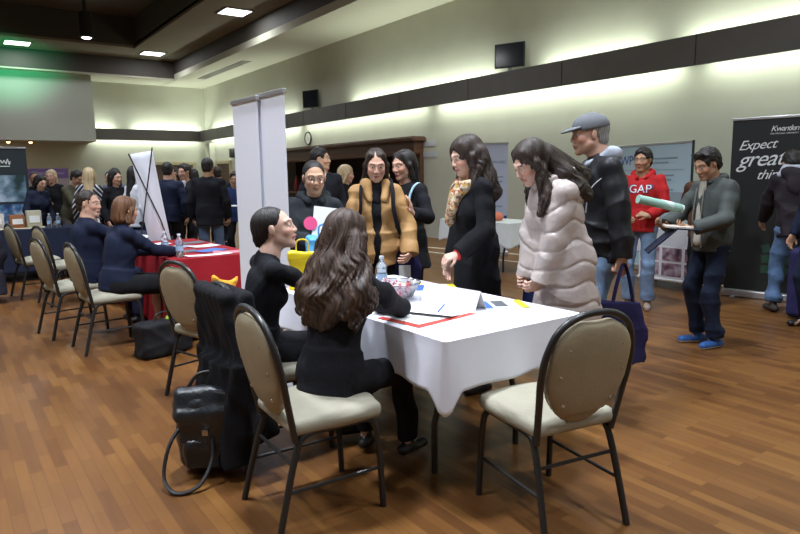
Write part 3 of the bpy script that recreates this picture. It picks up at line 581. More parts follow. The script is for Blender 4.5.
# ------------------------------------------------------------------ furniture
TUBEM = mat('black_powder_tube', (.018, .018, .018), .32, spec=.5); PAD = fabric('tan_vinyl', (.30, .25, .16), .6, .12, 90, .05, .35); STUD = mat('pad_stud', (.45, .42, .35), .25, .6)
SEATM = fabric('seat_vinyl', (.33, .31, .235), .6, .12, 90, .05, .3)
def make_chair():
    e = empty('banquet_chair')
    yb = lambda z: -.20-(z-.44)*.20
    half = [(.195, .40), (.203, .48), (.213, .58), (.223, .68), (.216, .78), (.175, .875), (.095, .925), (0, .938)]
    pts = [(x, yb(z), z) for x, z in half]+[(-x, yb(z), z) for x, z in half[-2::-1]]
    MB().tube(catmull(pts, 5), .0145, 10).build('back_frame', TUBEM, e)
    # pad
    S = Sdf(); T = rotm('x', .20); c = V(0, yb(.69), .69)
    S.ell(c+V(0, -.012, .035)*0+T @ V(0, 0, .03), (.205, .030, .175), T, k=.0); S.ell(c+T @ V(0, 0, -.06), (.165, .030, .170), T, k=.06); S.ell(c+T @ V(0, 0, .12), (.170, .026, .105), T, k=.05)
    S.ell(c+T @ V(0, 0, .268), (.09, .08, .045), T, k=.03, sub=True)
    bp = sobj(S, 'backrest', PAD, e, .009)
    for x, z in [(-.13, .12), (.13, .12), (-.155, 0.01), (.155, 0.01), (-.12, -.12), (.12, -.12), (0, .17)]:
        p = c+T @ V(x, -.027, z); b = MB(); b.lathe([(0, .010), (.007, .008), (.011, 0)], n=10); b.v = [(p[0]+x_, p[1]-z_, p[2]+y_) for x_, y_, z_ in b.v]; b.build('button', STUD, bp)
    S = Sdf(); S.box((0, .005, .455), (.215, .215, .035), rr=.033, k=0); S.ell((0, .06, .46), (.225, .20, .045), k=.04); S.ell((0, 0, .478), (.19, .18, .03), k=.03); sobj(S, 'seat', SEATM, e, .009)
    for q in (-1, 1):
        MB().tube(catmull([(q*.19, .12, .425), (q*.193, .165, .415), (q*.196, .19, .36), (q*.2, .205, .2), (q*.202, .215, .0)], 5), .0148, 10).build('leg', TUBEM, e)
        MB().tube(catmull([(q*.19, -.10, .425), (q*.192, -.16, .41), (q*.196, -.195, .34), (q*.205, -.245, .16), (q*.212, -.285, .0)], 5), .0148, 10).build('leg', TUBEM, e)
        MB().tube([(q*.19, .125, .425), (q*.19, -.105, .425)], .0148, 10).build('seat_rail', TUBEM, e)
        MB().tube([(q*.200, .208, .19), (q*.204, -.238, .19)], .008, 8).build('stretcher', TUBEM, e)
    MB().tube([(-.198, -.205, .30), (.198, -.205, .30)], .008, 8).build('stretcher', TUBEM, e)
    return e
ch0 = make_chair(); first = [True]
def chair(x, y, fa, label, group=None):
    o = ch0 if first[0] else copy_tree(ch0); first[0] = False
    o.location = (x, y, 0); o.rotation_euler = (0, 0, R(fa-90)); return tag(o, label, 'chair', group)
chair(2.06, 1.80, 80, 'empty oval-backed banquet chair pulled up to the near side of the white table', 'oval-backed banquet chairs')
chair(1.28, 2.44, -3, 'oval-backed banquet chair under the long-haired seated woman at the white table', 'oval-backed banquet chairs')
chair(1.40, 3.12, 0, 'oval-backed banquet chair hung with a black coat and backpack', 'oval-backed banquet chairs')
chair(1.46, 4.22, 16, 'oval-backed banquet chair between the red table and the coat-hung chair', 'oval-backed banquet chairs')
chair(1.13, 6.00, 5, 'oval-backed banquet chair under the seated woman in a navy jacket at the red table', 'oval-backed banquet chairs')
chair(.96, 6.78, 10, 'oval-backed banquet chair under the seated man in a navy suit at the red table', 'oval-backed banquet chairs')
chair(1.16, 8.55, 12, 'empty banquet chair beside the dark blue table, behind the seated man', 'oval-backed banquet chairs')
chair(.93, 9.30, 10, 'empty banquet chair farther down the dark blue table, next to the hanging coat', 'oval-backed banquet chairs')

def tablecloth(name, x0, x1, y0, y1, z, drop, m, label, corner=.10, flare=.05, seed=0, cwid=.09, amp=.012):
    r = np.random.default_rng(seed); rc = .02; per = []
    for cx, cy, a0 in ((x1-rc, y1-rc, 0), (x0+rc, y1-rc, 90), (x0+rc, y0+rc, 180), (x1-rc, y0+rc, 270)):
        for a in np.linspace(0, 90, 7): per.append((cx+rc*cos(R(a0+a)), cy+rc*sin(R(a0+a)), cos(R(a0+a)), sin(R(a0+a)), 1-abs(a-45)/45))
    P = []; n = len(per)
    for i in range(n):
        a, b = per[i], per[(i+1) % n]; L = hypot(b[0]-a[0], b[1]-a[1]); k = max(1, int(L/.018))
        for t in range(k): u = t/k; P.append([a[j]*(1-u)+b[j]*u for j in range(4)]+[a[0], a[1]])
    P = np.array(P); N = len(P); xy = P[:, :2]; nn = P[:, 2:4]/np.linalg.norm(P[:, 2:4], axis=1)[:, None]
    d = np.min([np.hypot(xy[:, 0]-cx, xy[:, 1]-cy) for cx in (x0, x1) for cy in (y0, y1)], axis=0); cw = np.maximum(0, 1-d/(cwid*2.2))**1.3
    s = np.cumsum(np.hypot(*np.diff(np.vstack([xy, xy[:1]]), axis=0).T)); ph = r.uniform(0, 6, 4)
    wv = (np.sin(s*13+ph[0])+.7*np.sin(s*7+ph[1]+np.sin(s*3))+.5*np.sin(s*22+ph[2]))
    rows = 14; vs = []; 
    for j in range(rows+1):
        t = j/rows; dd = (drop+corner*cw)*t; off = (flare*t**.8)*(1-.2*cw)+amp*wv*t*(1-.7*cw); off = np.maximum(off, .002)
        for i in range(N): vs.append((xy[i, 0]+nn[i, 0]*off[i], xy[i, 1]+nn[i, 1]*off[i], z-dd[i]-.006*min(t*6, 1)+(.006 if j == 0 else 0)))
    fs = [(j*N+i, j*N+(i+1) % N, (j+1)*N+(i+1) % N, (j+1)*N+i) for j in range(rows) for i in range(N)]
    fs.append(tuple(range(N)))
    b = MB().add(vs, fs); o = b.build(name, m); md = o.modifiers.new('s', 'SOLIDIFY'); md.thickness = .002; md.offset = 1; return tag(o, label, 'tablecloth')
def folding_table(x0, x1, y0, y1, label, z=.74, cat='table'):
    e = empty('folding_table', ((x0+x1)/2, (y0+y1)/2, 0), 0, label, cat); w, l = (x1-x0)/2, (y1-y0)/2
    MB().box((0, 0, z-.014), (2*w-.012, 2*l-.012, .024), bev=.004).build('tabletop', mat('table_laminate', (.30, .22, .15), .5), e, False)
    xx = w > l; a, c = (w, l) if xx else (l, w)
    for q in (-1, 1):
        P = [(q*(a-.28), -c+.16, .0), (q*(a-.28), -c+.16, .25), (q*(a-.28), -c+.26, .60), (q*(a-.28), c-.26, .60), (q*(a-.28), c-.16, .25), (q*(a-.28), c-.16, 0)]
        Q = [(q*(a-.28), -c+.2, .015), (q*(a-.28), c-.2, .015)]
        if not xx: P = [(y, x, zz) for x, y, zz in P]
        MB().tube(P, .016, 8).build('leg', TUBEM, e)
        up = [(q*(a-.28), 0, .60), (q*(a-.28), 0, .71)]; 
        if not xx: up = [(y, x, zz) for x, y, zz in up]
        MB().tube(up, .016, 8).build('bracket', TUBEM, e)
    return e
WCL = fabric('white_cloth', (.74, .75, .83), .8, .08, 30, .01); RCL = fabric('red_cloth', (.30, .010, .018), .75, .12, 60, .06)
folding_table(1.71, 2.60, 2.06, 3.72, 'folding table under the white tablecloth in the foreground')
tablecloth('tablecloth', 1.70, 2.61, 2.05, 3.73, .75, .215, WCL, 'white cloth over the foreground table with its corner hanging low', .12, .025, 3, cwid=.036, amp=.010)
folding_table(1.62, 2.38, 5.72, 7.6, 'folding table under the red tablecloth at left')
tablecloth('tablecloth', 1.60, 2.40, 5.70, 7.62, .75, .66, RCL, 'red cloth hanging nearly to the floor from the left table', .04, .06, 5, amp=.02)
NCL = fabric('navy_cloth', (.018, .024, .05), .8, .1, 60, .1)
folding_table(1.55, 2.25, 7.95, 9.8, 'folding table under a dark blue cloth behind the red table')
tablecloth('tablecloth', 1.53, 2.27, 7.93, 9.82, .75, .6, NCL, 'dark blue cloth over the table behind the red one', .04, .04, 6)
folding_table(.1, 1.75, 10.75, 11.45, 'folding table across the far left under dark cloth')
tablecloth('tablecloth', .08, 1.77, 10.73, 11.47, .75, .62, NCL, 'dark blue cloth over the crosswise table at far left', .04, .04, 7)
folding_table(6.65, 7.35, 6.55, 8.1, 'folding table under white cloth before the tall pale banner')
tablecloth('tablecloth', 6.63, 7.37, 6.53, 8.12, .75, .30, fabric('grey_white_cloth', (.62, .65, .64), .8, .08, 30, .02), 'pale cloth over the small table before the tall pale banner', .06, .04, 8)
folding_table(7.35, 7.98, 3.98, 5.2, 'folding table with printed front at the black banner')
tablecloth('tablecloth', 7.33, 8.0, 3.96, 5.22, .75, .30, fabric('grey_cloth', (.5, .5, .52), .8, .08, 30, .02), 'grey-white cloth over the table at the black banner', .06, .03, 9)

# ------------------------------------------------------------------ banners
def roll_banner(name, x, y, rz, w, h, label, pm, tilt=0, back=False, cat='banner', z0=0, ps=1):
    e = empty(name, (x, y, z0), rz, label, cat); e.rotation_euler[0] = tilt
    MB().box((0, 0, h/2+.05), (w, .006, h-.08)).build('panel', pm, e, False)
    MB().box((0, 0, h+.01), (w+.02, .03, .03), bev=.004).build('top_bar', mat('aluminium', (.55, .55, .56), .35, .8), e, False)
    MB().box((0, .02, .045), (w+.04, .12, .08), bev=.01).box((-w/3, .02, .01), (.04, .3, .015)).box((w/3, .02, .01), (.04, .3, .015)).build('base', MATS['aluminium'], e, False)
    MB().tube([(0, ps*.04, .06), (0, ps*.03, h)], .01, 8).build('pole', PB, e); return e
BW = mat('banner_white', (.82, .84, .92), .6); BW2 = mat('banner_white_warm', (.66, .66, .74), .6)
roll_banner('rollup_banner', 1.77, 4.30, R(92), .40, 1.99, 'back of the tall white roll-up banner, farther one of the overlapping pair', BW, ps=-1)
roll_banner('rollup_banner', 1.81, 3.96, R(92), .38, 2.0, 'back of the tall white roll-up banner, nearer one of the overlapping pair', BW, ps=-1)
# leaning X-stand banner seen from behind
e = empty('x_banner', (2.06, 7.77, 0), R(-20), 'white banner on black crossed poles leaning behind the red table', 'banner')
Mx = Matrix.Rotation(R(-8), 4, 'Y')
b = MB(); N = 14
for i in range(N+1):
    t = i/N; z = .35+1.45*t; cx = .06-.20*t; hw = .122-.0*t
    for q in (-1, 1): b.v.append((cx+q*hw, .05-.10*sin(t*pi), z-(.04*(1 if q < 0 else 0) if i == N else 0)))
b.f = [(2*i, 2*i+1, 2*i+3, 2*i+2) for i in range(N)]; b.mi = [0]*N; o = b.build('panel', BW, e); md = o.modifiers.new('s', 'SOLIDIFY'); md.thickness = .004
MB().tube([(-.27, -.05, 1.76), (.03, -.09, 1.0), (.30, -.06, 0)], .008, 6).build('pole', PB, e); MB().tube([(-.01, -.05, 1.83), (-.14, -.09, 1.1), (-.34, -.06, 0)], .008, 6).build('pole', PB, e)
# black banner on the right
e = roll_banner('rollup_banner', 7.56, 3.46, R(-78), .74, 2.04, 'black banner with large white script slogan at right', mat('banner_black', (.012, .014, .014), .5))
WT = mat('white_print', (.75, .78, .76), .6)
def T_(x, z, rot=0): return Matrix.Translation((x, -.006, z)) @ Matrix.Rotation(rot, 4, 'Y')
text_mesh('Kwantlen', .085, WT, e, T_(.02, 1.90), shear=.3, spacing=.82); text_mesh('POLYTECHNIC UNIVERSITY', .022, WT, e, T_(.02, 1.865)); 
text_mesh('Expect', .150, WT, e, T_(-.30, 1.70, -.05), shear=.45, spacing=.92); text_mesh('great', .245, WT, e, T_(-.30, 1.51, -.05), shear=.45, spacing=.92); text_mesh('things', .15, WT, e, T_(-.10, 1.37, -.05), shear=.45, spacing=.92)
MB().box((.28, -.006, 1.66), (.14, .003, .008)).build('underline', WT, e, False)
b = MB(); 
for i in range(9): b.box((.05+.1*(i % 3), -.005, .35+.12*(i//3)), (.08, .003, .09), Matrix.Rotation(i, 3, 'Y'))
b.build('leaf_print', mat('green_print', (.02, .06, .035), .5), e, False)
# light blue banner behind the red sweater
e = roll_banner('rollup_banner', 8.50, 5.62, R(-110), 1.95, 1.86, 'wide pale blue banner behind the person in a red sweater', mat('banner_pale_blue', (.42, .56, .64), .6))
BT = mat('blue_print', (.05, .09, .30), .6); GT = mat('grey_print', (.22, .30, .36), .6)
text_mesh('JWP', .20, BT, e, T_(-.62, 1.58)); MB().box((.0, -.005, 1.50), (1.7, .003, .006)).build('rule', GT, e, False)
for i, (z, wd) in enumerate([(1.66, .75), (1.60, .6), (1.42, .7), (1.36, .66), (1.22, .7), (1.16, .5), (1.02, .7), (.96, .6), (.82, .5)]): MB().box((-.0+wd/2-.15, -.005, z), (wd*1.3, .003, .022)).build('text_line', GT, e, False)
for k_, (x, z) in enumerate([(.72, 1.02), (.66, .62)]):
    g = MB().box((x, -.005, z), (.26, .003, .34)).build('portrait', mat('portrait_back', (.30, .36, .42), .6), e, False)
    S = Sdf(); S.ell((x, -.006, z-.13), (.12, .004, .09), k=0); sobj(S, 'suit_print', mat('suit_print', (.03, .035, .05), .6), e, .012, (), None); S = Sdf(); S.ell((x, -.008, z+.03), (.045, .004, .06), k=0); sobj(S, 'head_print', mat('head_print', (.5, .33, .25), .6), e, .01)
tag(MB().tube([(8.13, 4.66, 0), (8.13, 4.66, 1.88)], .018, 8).build('banner_pole', PB), 'thin black pole at the right edge of the pale blue banner', 'pole')
# tall pale banner with crest
e = roll_banner('rollup_banner', 8.0, 8.35, R(-40), .60, 2.0, 'pale lilac banner with small crest and rows of text', mat('banner_lilac', (.50, .53, .70), .6))
S = Sdf(); S.ell((-.14, -.006, 1.80), (.055, .003, .055), k=0); S.cut((0, 0, 1.79), (0, 0, -1)); sobj(S, 'sun_crest', mat('sun_print', (.75, .6, .12), .6), e, .012)
b = MB(); b.prism([(-.21+.14*i/12, 1.77+.012*cos(i)) for i in range(13)]+[(-.07-.14*i/12, 1.71+.02*abs(i-6)/6) for i in range(13)], .003, Matrix.Translation((0, -.008, 0))); b.build('wave_crest', mat('navy_print', (.03, .05, .25), .6), e, False)
b = MB()
for i in range(4): b.box((-.21+i*.04, -.006, 1.62), (.02, .003, .02))
b.build('dots', GT, e, False); text_mesh('WorkBC', .07, GT, e, T_(.01, 1.66)); 
for i, (z, wd) in enumerate([(1.42, .62), (1.34, .6), (1.26, .55), (1.12, .6), (1.04, .5), (.9, .6), (.82, .4)]): MB().box((-.24+wd*.37, -.005, z), (wd*.74, .003, .022)).build('text_line', GT, e, False)
MB().box((0, -.005, .66), (.58, .003, .14)).build('footer_band', MATS['navy_print'], e, False); MB().box((0, -.005, .33), (.58, .003, .45)).build('footer_field', mat('light_print', (.6, .62, .7), .6), e, False)
# far left banner and purple sign
e = roll_banner('rollup_banner', .80, 11.9, R(2), .74, 1.98, 'dark banner with two landscape pictures at the far left edge', mat('banner_dark', (.02, .03, .035), .5))
MB().tube([(-.14+.28*i/40, -.008, 1.77+.035*sin(i*.95)*(1-.4*sin(i*.3))) for i in range(41)], .007, 5).build('script_mark', WT, e); MB().box((.02, -.006, 1.70), (.22, .003, .012)).build('rule', WT, e, False)
def scene_mat(name, a, b2, c, sc=3.):
    m = bpy.data.materials.new(name); m.use_nodes = True; nt = m.node_tree; bs = nt.nodes['Principled BSDF']; tc = nt.nodes.new('ShaderNodeTexCoord'); n = nt.nodes.new('ShaderNodeTexNoise'); n.inputs['Scale'].default_value = sc; n.inputs['Detail'].default_value = 6
    r = nt.nodes.new('ShaderNodeValToRGB'); r.color_ramp.elements[0].color = (*a, 1); r.color_ramp.elements[0].position = .38; r.color_ramp.elements[1].color = (*c, 1); r.color_ramp.elements[1].position = .62; q = r.color_ramp.elements.new(.5); q.color = (*b2, 1)
    nt.links.new(tc.outputs['Object'], n.inputs[0]); nt.links.new(n.outputs[0], r.inputs[0]); nt.links.new(r.outputs[0], bs.inputs['Base Color']); return m
MB().box((-.02, -.005, 1.35), (.70, .003, .42)).build('picture', scene_mat('mountain_picture', (.02, .05, .05), (.15, .25, .33), (.5, .6, .7)), e, False); MB().box((-.02, -.005, .85), (.70, .003, .50)).build('picture', scene_mat('water_picture', (.02, .05, .14), (.08, .2, .4), (.45, .55, .65), 6), e, False)
e = empty('wall_sign', (2.42, 19.8, 0), R(-8), 'purple-topped sign standing before the far wall at left', 'sign')
MB().box((0, 0, 1.15), (1.0, .03, 1.3)).build('board', mat('sign_mauve', (.34, .28, .30), .7), e, False); MB().box((0, -.02, 1.66), (1.0, .01, .26)).build('header', mat('sign_purple', (.16, .09, .25), .6), e, False)
b = MB().box((0, -.028, 1.66), (.8, .004, .06)); b.build('header_print', mat('sign_print', (.28, .2, .4), .6), e, False); MB().box((-.3, .02, .25), (.04, .03, .5)).box((.3, .02, .25), (.04, .03, .5)).build('leg', PB, e, False)

# ------------------------------------------------------------------ things on the white table
ZT = .7592
def sheet(name, x, y, z, w, l, rz, m, label, cat='paper', group=None, bend=0., parent=None):
    b = MB(); n = 8; t = .0015
    for i in range(n+1):
        u = i/n-.5; zz = bend*(u*u*4)
        b.v += [(u*w, -l/2, zz), (u*w, l/2, zz), (u*w, l/2, zz+t), (u*w, -l/2, zz+t)]
    for i in range(n):
        o = i*4
        for j in range(4): b.f.append((o+j, o+(j+1) % 4, o+4+(j+1) % 4, o+4+j))
    b.f += [(0, 3, 2, 1), (n*4, n*4+1, n*4+2, n*4+3)]; b.mi = [0]*len(b.f)
    o = b.build(name, m, parent, False, (x, y, z), rz); 
    return tag(o, label, cat, group) if label else o
BLUEP = mat('print_blue', (.06, .16, .5), .5); YELP = mat('print_yellow', (.70, .62, .03), .5); REDP = mat('folder_red', (.55, .06, .04), .5); DKP = mat('print_dark', (.12, .13, .15), .5)
o = sheet('folder', 1.955, 2.50, ZT, .42, .30, R(8), REDP, 'red folder lying under white papers near the table corner', 'folder')
o = sheet('paper', 1.965, 2.515, ZT+.003, .375, .265, R(7), PAPER, 'white notepad sheet on the red folder', 'paper'); 
sheet('paper', 2.03, 2.52, ZT+.006, .21, .26, R(25), PAPER, 'curled white sheet lying beside the pen', 'paper', bend=.012)
sheet('paper', 1.82, 2.86, ZT, .21, .28, R(20), PAPER, 'white sheet under the forearm of the long-haired seated woman', 'paper')
e = empty('pen', (2.05, 2.50, ZT+.022), R(35), 'dark pen lying on the white papers', 'pen'); MB().tube([(-.06, 0, 0), (.05, 0, .012)], .0045, 8).build('barrel', BLUEP, e); MB().tube([(.05, 0, .012), (.068, 0, .014)], [.004, .001], 8).build('tip', PB, e)
# folded name card
e = empty('name_card', (2.24, 2.64, ZT), R(-84), 'blank white folded name card standing on the white table', 'name card')
for q, nme in ((-1, 'front_leaf'), (1, 'back_leaf')): MB().box((0, q*.022, .050), (.42, .002, .108), Matrix.Rotation(q*.42, 3, 'X')).build(nme, PAPER, e, False)
# flyers at the right
def flyer(x, y, rz, label, group='printed flyers on the white table'):
    e = empty('flyer', (x, y, ZT), R(rz), label, 'flyer', group); sheet('page', 0, 0, 0, .21, .28, 0, PAPER, None, parent=e)
    MB().box((0, .09, .002), (.19, .07, .001)).build('blue_print', BLUEP, e, False); MB().box((.02, -.0, .002), (.16, .07, .001)).build('photo_print', DKP, e, False); MB().box((0, -.118, .002), (.21, .045, .001)).build('yellow_print', YELP, e, False)
flyer(2.44, 2.47, 60, 'blue and yellow flyer on the white table right of the name card'); flyer(2.50, 3.12, 60, 'yellow-edged flyer behind the candy bowl'); 
sheet('paper', 2.36, 3.25, ZT, .21, .28, R(70), YELP, 'yellow sheet half under the flyer behind the candy bowl', 'paper')
# bowl with candies
GL = mat('clear_plastic', (.9, .92, .95), .08, trans=.92, spec=.5); 
e = empty('candy_bowl', (2.10, 2.99, ZT), 0, 'clear bowl full of wrapped candies on the white table', 'bowl')
MB().lathe([(0, 0), (.085, 0), (.10, .01), (.150, .095), (.155, .098), (.158, .095)][:6]+[(.152, .092), (.106, .012), (.085, .006), (0, .006)], n=32).build('glass_wall', GL, e)
cm = [mat('candy_wrap_%d' % i, c, .35) for i, c in enumerate([(.75, .6, .66), (.6, .12, .16), (.78, .75, .8), (.65, .3, .38), (.7, .68, .72)])]
protos = []
for i in range(70):
    a, r_ = rng.uniform(0, 2*pi), .095*sqrt(rng.uniform()); z = .016+(i/70)*.075; r_ = r_*(.75+z*4) ; r_ = min(r_, .075+z*.45)
    if i < 5:
        b = MB(); S = [(-.022, .009), (-.012, .003), (-.009, .008), (0, .0095), (.009, .008), (.012, .003), (.022, .009)]; b.tube([(x, 0, 0) for x, q in S], [q for x, q in S], 7); o = b.build('wrapped_candy', cm[i]); protos.append(o)
    else: o = protos[i % 5].copy(); COL.objects.link(o)
    o.location = (2.10+r_*cos(a)*1.08, 2.99+r_*sin(a)*1.08, ZT+z); o.rotation_euler = tuple(rng.uniform(0, 3, 3)); tag(o, 'small wrapped candy in the pile in the clear bowl', 'candy', 'wrapped candies in the bowl')
WATER = mat('water_bottle_plastic', (.75, .85, .92), .1, trans=.85, spec=.5); CAPM = mat('bottle_cap', (.75, .78, .85), .5)
def make_bottle():
    e = empty('water_bottle'); MB().lathe([(0, 0), (.029, 0), (.032, .01), (.031, .05), (.033, .055), (.033, .11), (.031, .115), (.033, .14), (.025, .17), (.013, .185), (.012, .20), (0, .20)], n=18).build('bottle_body', WATER, e)
    MB().lathe([(0, .198), (.015, .198), (.015, .215), (0, .215)], n=14).build('cap', CAPM, e); MB().lathe([(.0338, .06), (.0338, .105), (.0334, .105), (.0334, .06), (.0338, .06)], n=18).build('sleeve', mat('bottle_label', (.35, .5, .7), .5), e); return e
bt = make_bottle(); B1 = [True]
def bottle(x, y, z, label): 
    o = bt if B1[0] else copy_tree(bt); B1[0] = False; o.location = (x, y, z); tag(o, label, 'water bottle')
bottle(2.20, 3.27, ZT, 'water bottle behind the candy bowl'); bottle(1.70, 6.25, ZT, 'water bottle on the red table nearer the seated man'); bottle(1.72, 5.85, ZT, 'water bottle on the near corner of the red table')
bottle(1.30, 10.95, ZT, 'left one of two water bottles on the far dark blue table'); bottle(1.42, 10.95, ZT, 'right one of two water bottles on the far dark blue table')
# red table
for i, (x, y, rz, m, l) in enumerate([(1.98, 5.84, -2, PAPER, 'long white card at the front edge of the red table'), (2.1, 6.2, 20, BLUEP, 'blue brochure in the middle of the red table'), (1.85, 6.3, -15, DKP, 'dark brochure beside the bottles on the red table'), (2.2, 6.65, 10, PAPER, 'white brochure on the right half of the red table'), (1.95, 6.75, 30, mat('print_grey_blue', (.3, .36, .45), .5), 'grey-blue brochure farther down the red table'), (2.2, 7.1, 0, DKP, 'dark brochure at the far side of the red table'), (1.85, 7.2, 12, PAPER, 'white sheet at the far end of the red table'), (1.70, 6.6, 40, PAPER, 'white sheet before the seated man in the navy suit'), (2.22, 5.95, -20, mat('print_pink', (.55, .2, .25), .5), 'pinkish brochure at the right edge of the red table')]):
    sheet('brochure', x, y, ZT, .42 if i == 0 else .30, .13 if i == 0 else .22, R(rz), m, l, 'brochure', 'brochures on the red table', bend=.006)
tag(MB().box((0, 0, .02), (.10, .15, .035), bev=.008).build('badge_box', mat('pale_box', (.6, .6, .65), .5), loc=(1.62+.08, 6.05, ZT)), 'small pale box between the bottles on the red table', 'box')
# dark blue tables
for i, (x, y, z, w_, l_, rz, l) in enumerate([(1.62, 8.55, ZT+.0, .4, .5, 8, 'large white sheet on the dark blue table'), (1.95, 8.3, ZT, .3, .4, 30, 'white papers near the front of the dark blue table'), (.5, 11.0, ZT, .4, .3, 5, 'pale sheet at the left of the far crosswise table'), (1.0, 11.1, ZT, .5, .3, -5, 'pale sheet at the middle of the far crosswise table')]):
    sheet('paper', x, y, z, w_, l_, R(rz), PAPER if i < 2 else mat('cream_paper', (.6, .52, .36), .7), l, 'paper', bend=.01)
o = sheet('poster', 1.515, 8.42, .56, .36, .44, R(90), PAPER, 'white sheet hanging down the side of the dark blue table', 'paper'); o.rotation_euler = (R(90), 0, R(-78)); o.location = (1.475, 8.42, .57)
for i, (x, y, w_, h_, c, l) in enumerate([(.35, 11.2, .3, .28, (.05, .07, .4), 'blue box display on the far left table'), (.62, 11.25, .22, .22, (.6, .55, .5), 'pale box display on the far left table'), (.9, 11.25, .2, .2, (.28, .10, .03), 'brown box display on the far left table'), (1.12, 11.2, .2, .26, (.45, .42, .3), 'cream box display on the far left table')]):
    tag(MB().box((0, 0, h_/2), (w_, .12, h_), bev=.01).box((0, -.065, h_/2), (w_*.7, .008, h_*.4), mi=1).build('display_box', [mat('disp%d' % i, c, .5), PAPER], loc=(x, y, ZT), rz=R(5)), l, 'box')
# right side tables
S = Sdf(); S.ell((0, 0, .06), (.14, .12, .07), k=.02); S.ell((.06, .02, .09), (.07, .07, .05), k=.02); o = sobj(S, 'folded_hat', mat('coral_felt', (.65, .18, .10), .8, bump=.3), None, .01); o.location = (6.95, 7.15, .75); tag(o, 'coral red soft bundle on the pale table by the tall banner', 'bundle')
sheet('brochure', 7.6, 4.1, ZT, .22, .3, .3, DKP, 'dark brochure on the table by the black banner', 'brochure'); sheet('brochure', 7.55, 4.6, ZT, .22, .3, .1, BLUEP, 'blue brochure on the table by the black banner', 'brochure')
e = empty('photo_panel', (7.24, 4.35, 0), R(-90), 'panel of photographs leaning on the front of the right table', 'display panel'); MB().box((0, 0, .36), (.9, .02, .40)).build('board', mat('panel_white', (.6, .6, .62), .6), e, False)
for i in range(6): MB().box((-.3+.3*(i % 3), -.012, .27+.19*(i//3)), (.26, .004, .16)).build('photograph', scene_mat('photo_%d' % i, (.03, .02, .03), (.22, .12, .16), (.4, .35, .4), 9), e, False)
MB().tube([(-.46, 0, .14), (.46, 0, .14)], .02).build('lower_rail', mat('rail_white', (.65, .65, .65), .5), e); [MB().tube([(q*.4, .0, .14), (q*.4, 0, 0)], .014).build('leg', PB, e) for q in (-1, 1)]
# ------------------------------------------------------------------ bags and coats
BLK = fabric('black_wool', (.009, .009, .011), .9, .3, 50, .2); NAVY = fabric('navy_canvas', (.022, .020, .075), .8, .2, 80, .15)
S = Sdf(); yb = -.2
S.box((0, -.275, .72), (.225, .045, .22), rotm('x', .2), rr=.04, k=.02); S.ecyl((0, -.305, .56), (.0, -.31, .07), (.22, .06), (.29, .12), V(1, 0, 0), k=.06); S.cone((-.2, -.29, .78), (-.27, -.22, .25), .05, .07, k=.05, cap=True); S.cone((.2, -.29, .78), (.27, -.2, .22), .05, .07, k=.05, cap=True)
S.box((0, -.20, .80), (.21, .03, .12), rotm('x', .1), rr=.03, k=.05)
S.disp = lambda x, y, z: .010*(np.sin(x*33+2.5*np.sin(z*4+1)+y*12)+.6*np.sin(x*61+z*5+2*np.sin(z*7)))*np.clip((.95-z)*2., 0, 1)+.003*np.sin(x*90+z*30)
o = sobj(S, 'coat', BLK, None, .009); o.location = (1.38, 3.10, 0); o.rotation_euler[2] = R(-90); tag(o, 'black coat draped over the chair back behind the seated woman', 'coat')
S = Sdf(); S.box((0, -.275, .72), (.22, .04, .2), rotm('x', .2), rr=.04, k=.02); S.ecyl((0, -.3, .60), (0, -.34, .12), (.22, .07), (.30, .12), V(1, 0, 0), k=.06); S.cone((-.2, -.26, .75), (-.3, -.2, .25), .06, .08, k=.05)
S.disp = lambda x, y, z: .015*np.sin(x*32+2*np.sin(z*6))*np.clip((1-z)*2, 0, 1); o = sobj(S, 'coat', fabric('charcoal_down', (.03, .03, .045), .8, .3, 40, .3), None, .014); o.location = (.72, 9.35, 0); o.rotation_euler[2] = R(-72); tag(o, 'dark quilted coat hanging on a chair at far left', 'coat')
# backpack
LEA = mat('black_leather', (.012, .014, .017), .34, bump=.35, bscale=50, spec=.6)
e = empty('backpack', (1.0, 3.06, 0), R(-30), 'black leather backpack with loose straps leaning on the coat-hung chair', 'backpack')
S = Sdf(); S.box((0, 0, .21), (.165, .085, .19), rr=.06, k=.01); S.ell((0, -.02, .36), (.17, .11, .09), k=.05); S.disp = folds(.006, (20, 20, 20), 4); bb = sobj(S, 'pack_body', LEA, e, .009)
S = Sdf(); S.box((0, -.065, .37), (.165, .055, .085), rotm('x', -.35), rr=.045, k=.02); S.box((0, -.115, .27), (.14, .018, .09), rr=.015, k=.03); S.disp = folds(.005, (22, 22, 22), 5); sobj(S, 'flap', LEA, e, .008)
S = Sdf(); S.box((0, -.09, .13), (.115, .04, .085), rr=.03, k=.02); S.disp = folds(.004, (22, 22, 22), 6); sobj(S, 'front_pocket', LEA, e, .008)
MB().tube(catmull([(-.10, -.06, .30), (-.17, -.14, .20), (-.19, -.20, .06), (-.12, -.27, .012), (-.02, -.24, .03), (.03, -.17, .12), (.03, -.13, .22)], 6), .010, 6).build('strap', PB, e)
MB().tube(catmull([(-.12, 0, .40), (-.05, 0, .50), (.05, 0, .50), (.1, 0, .40)], 6), .009, 6).build('grab_loop', PB, e); MB().box((0, -.14, .25), (.03, .012, .03), bev=.003).build('buckle', mat('steel_buckle', (.4, .4, .4), .3, 1), e)
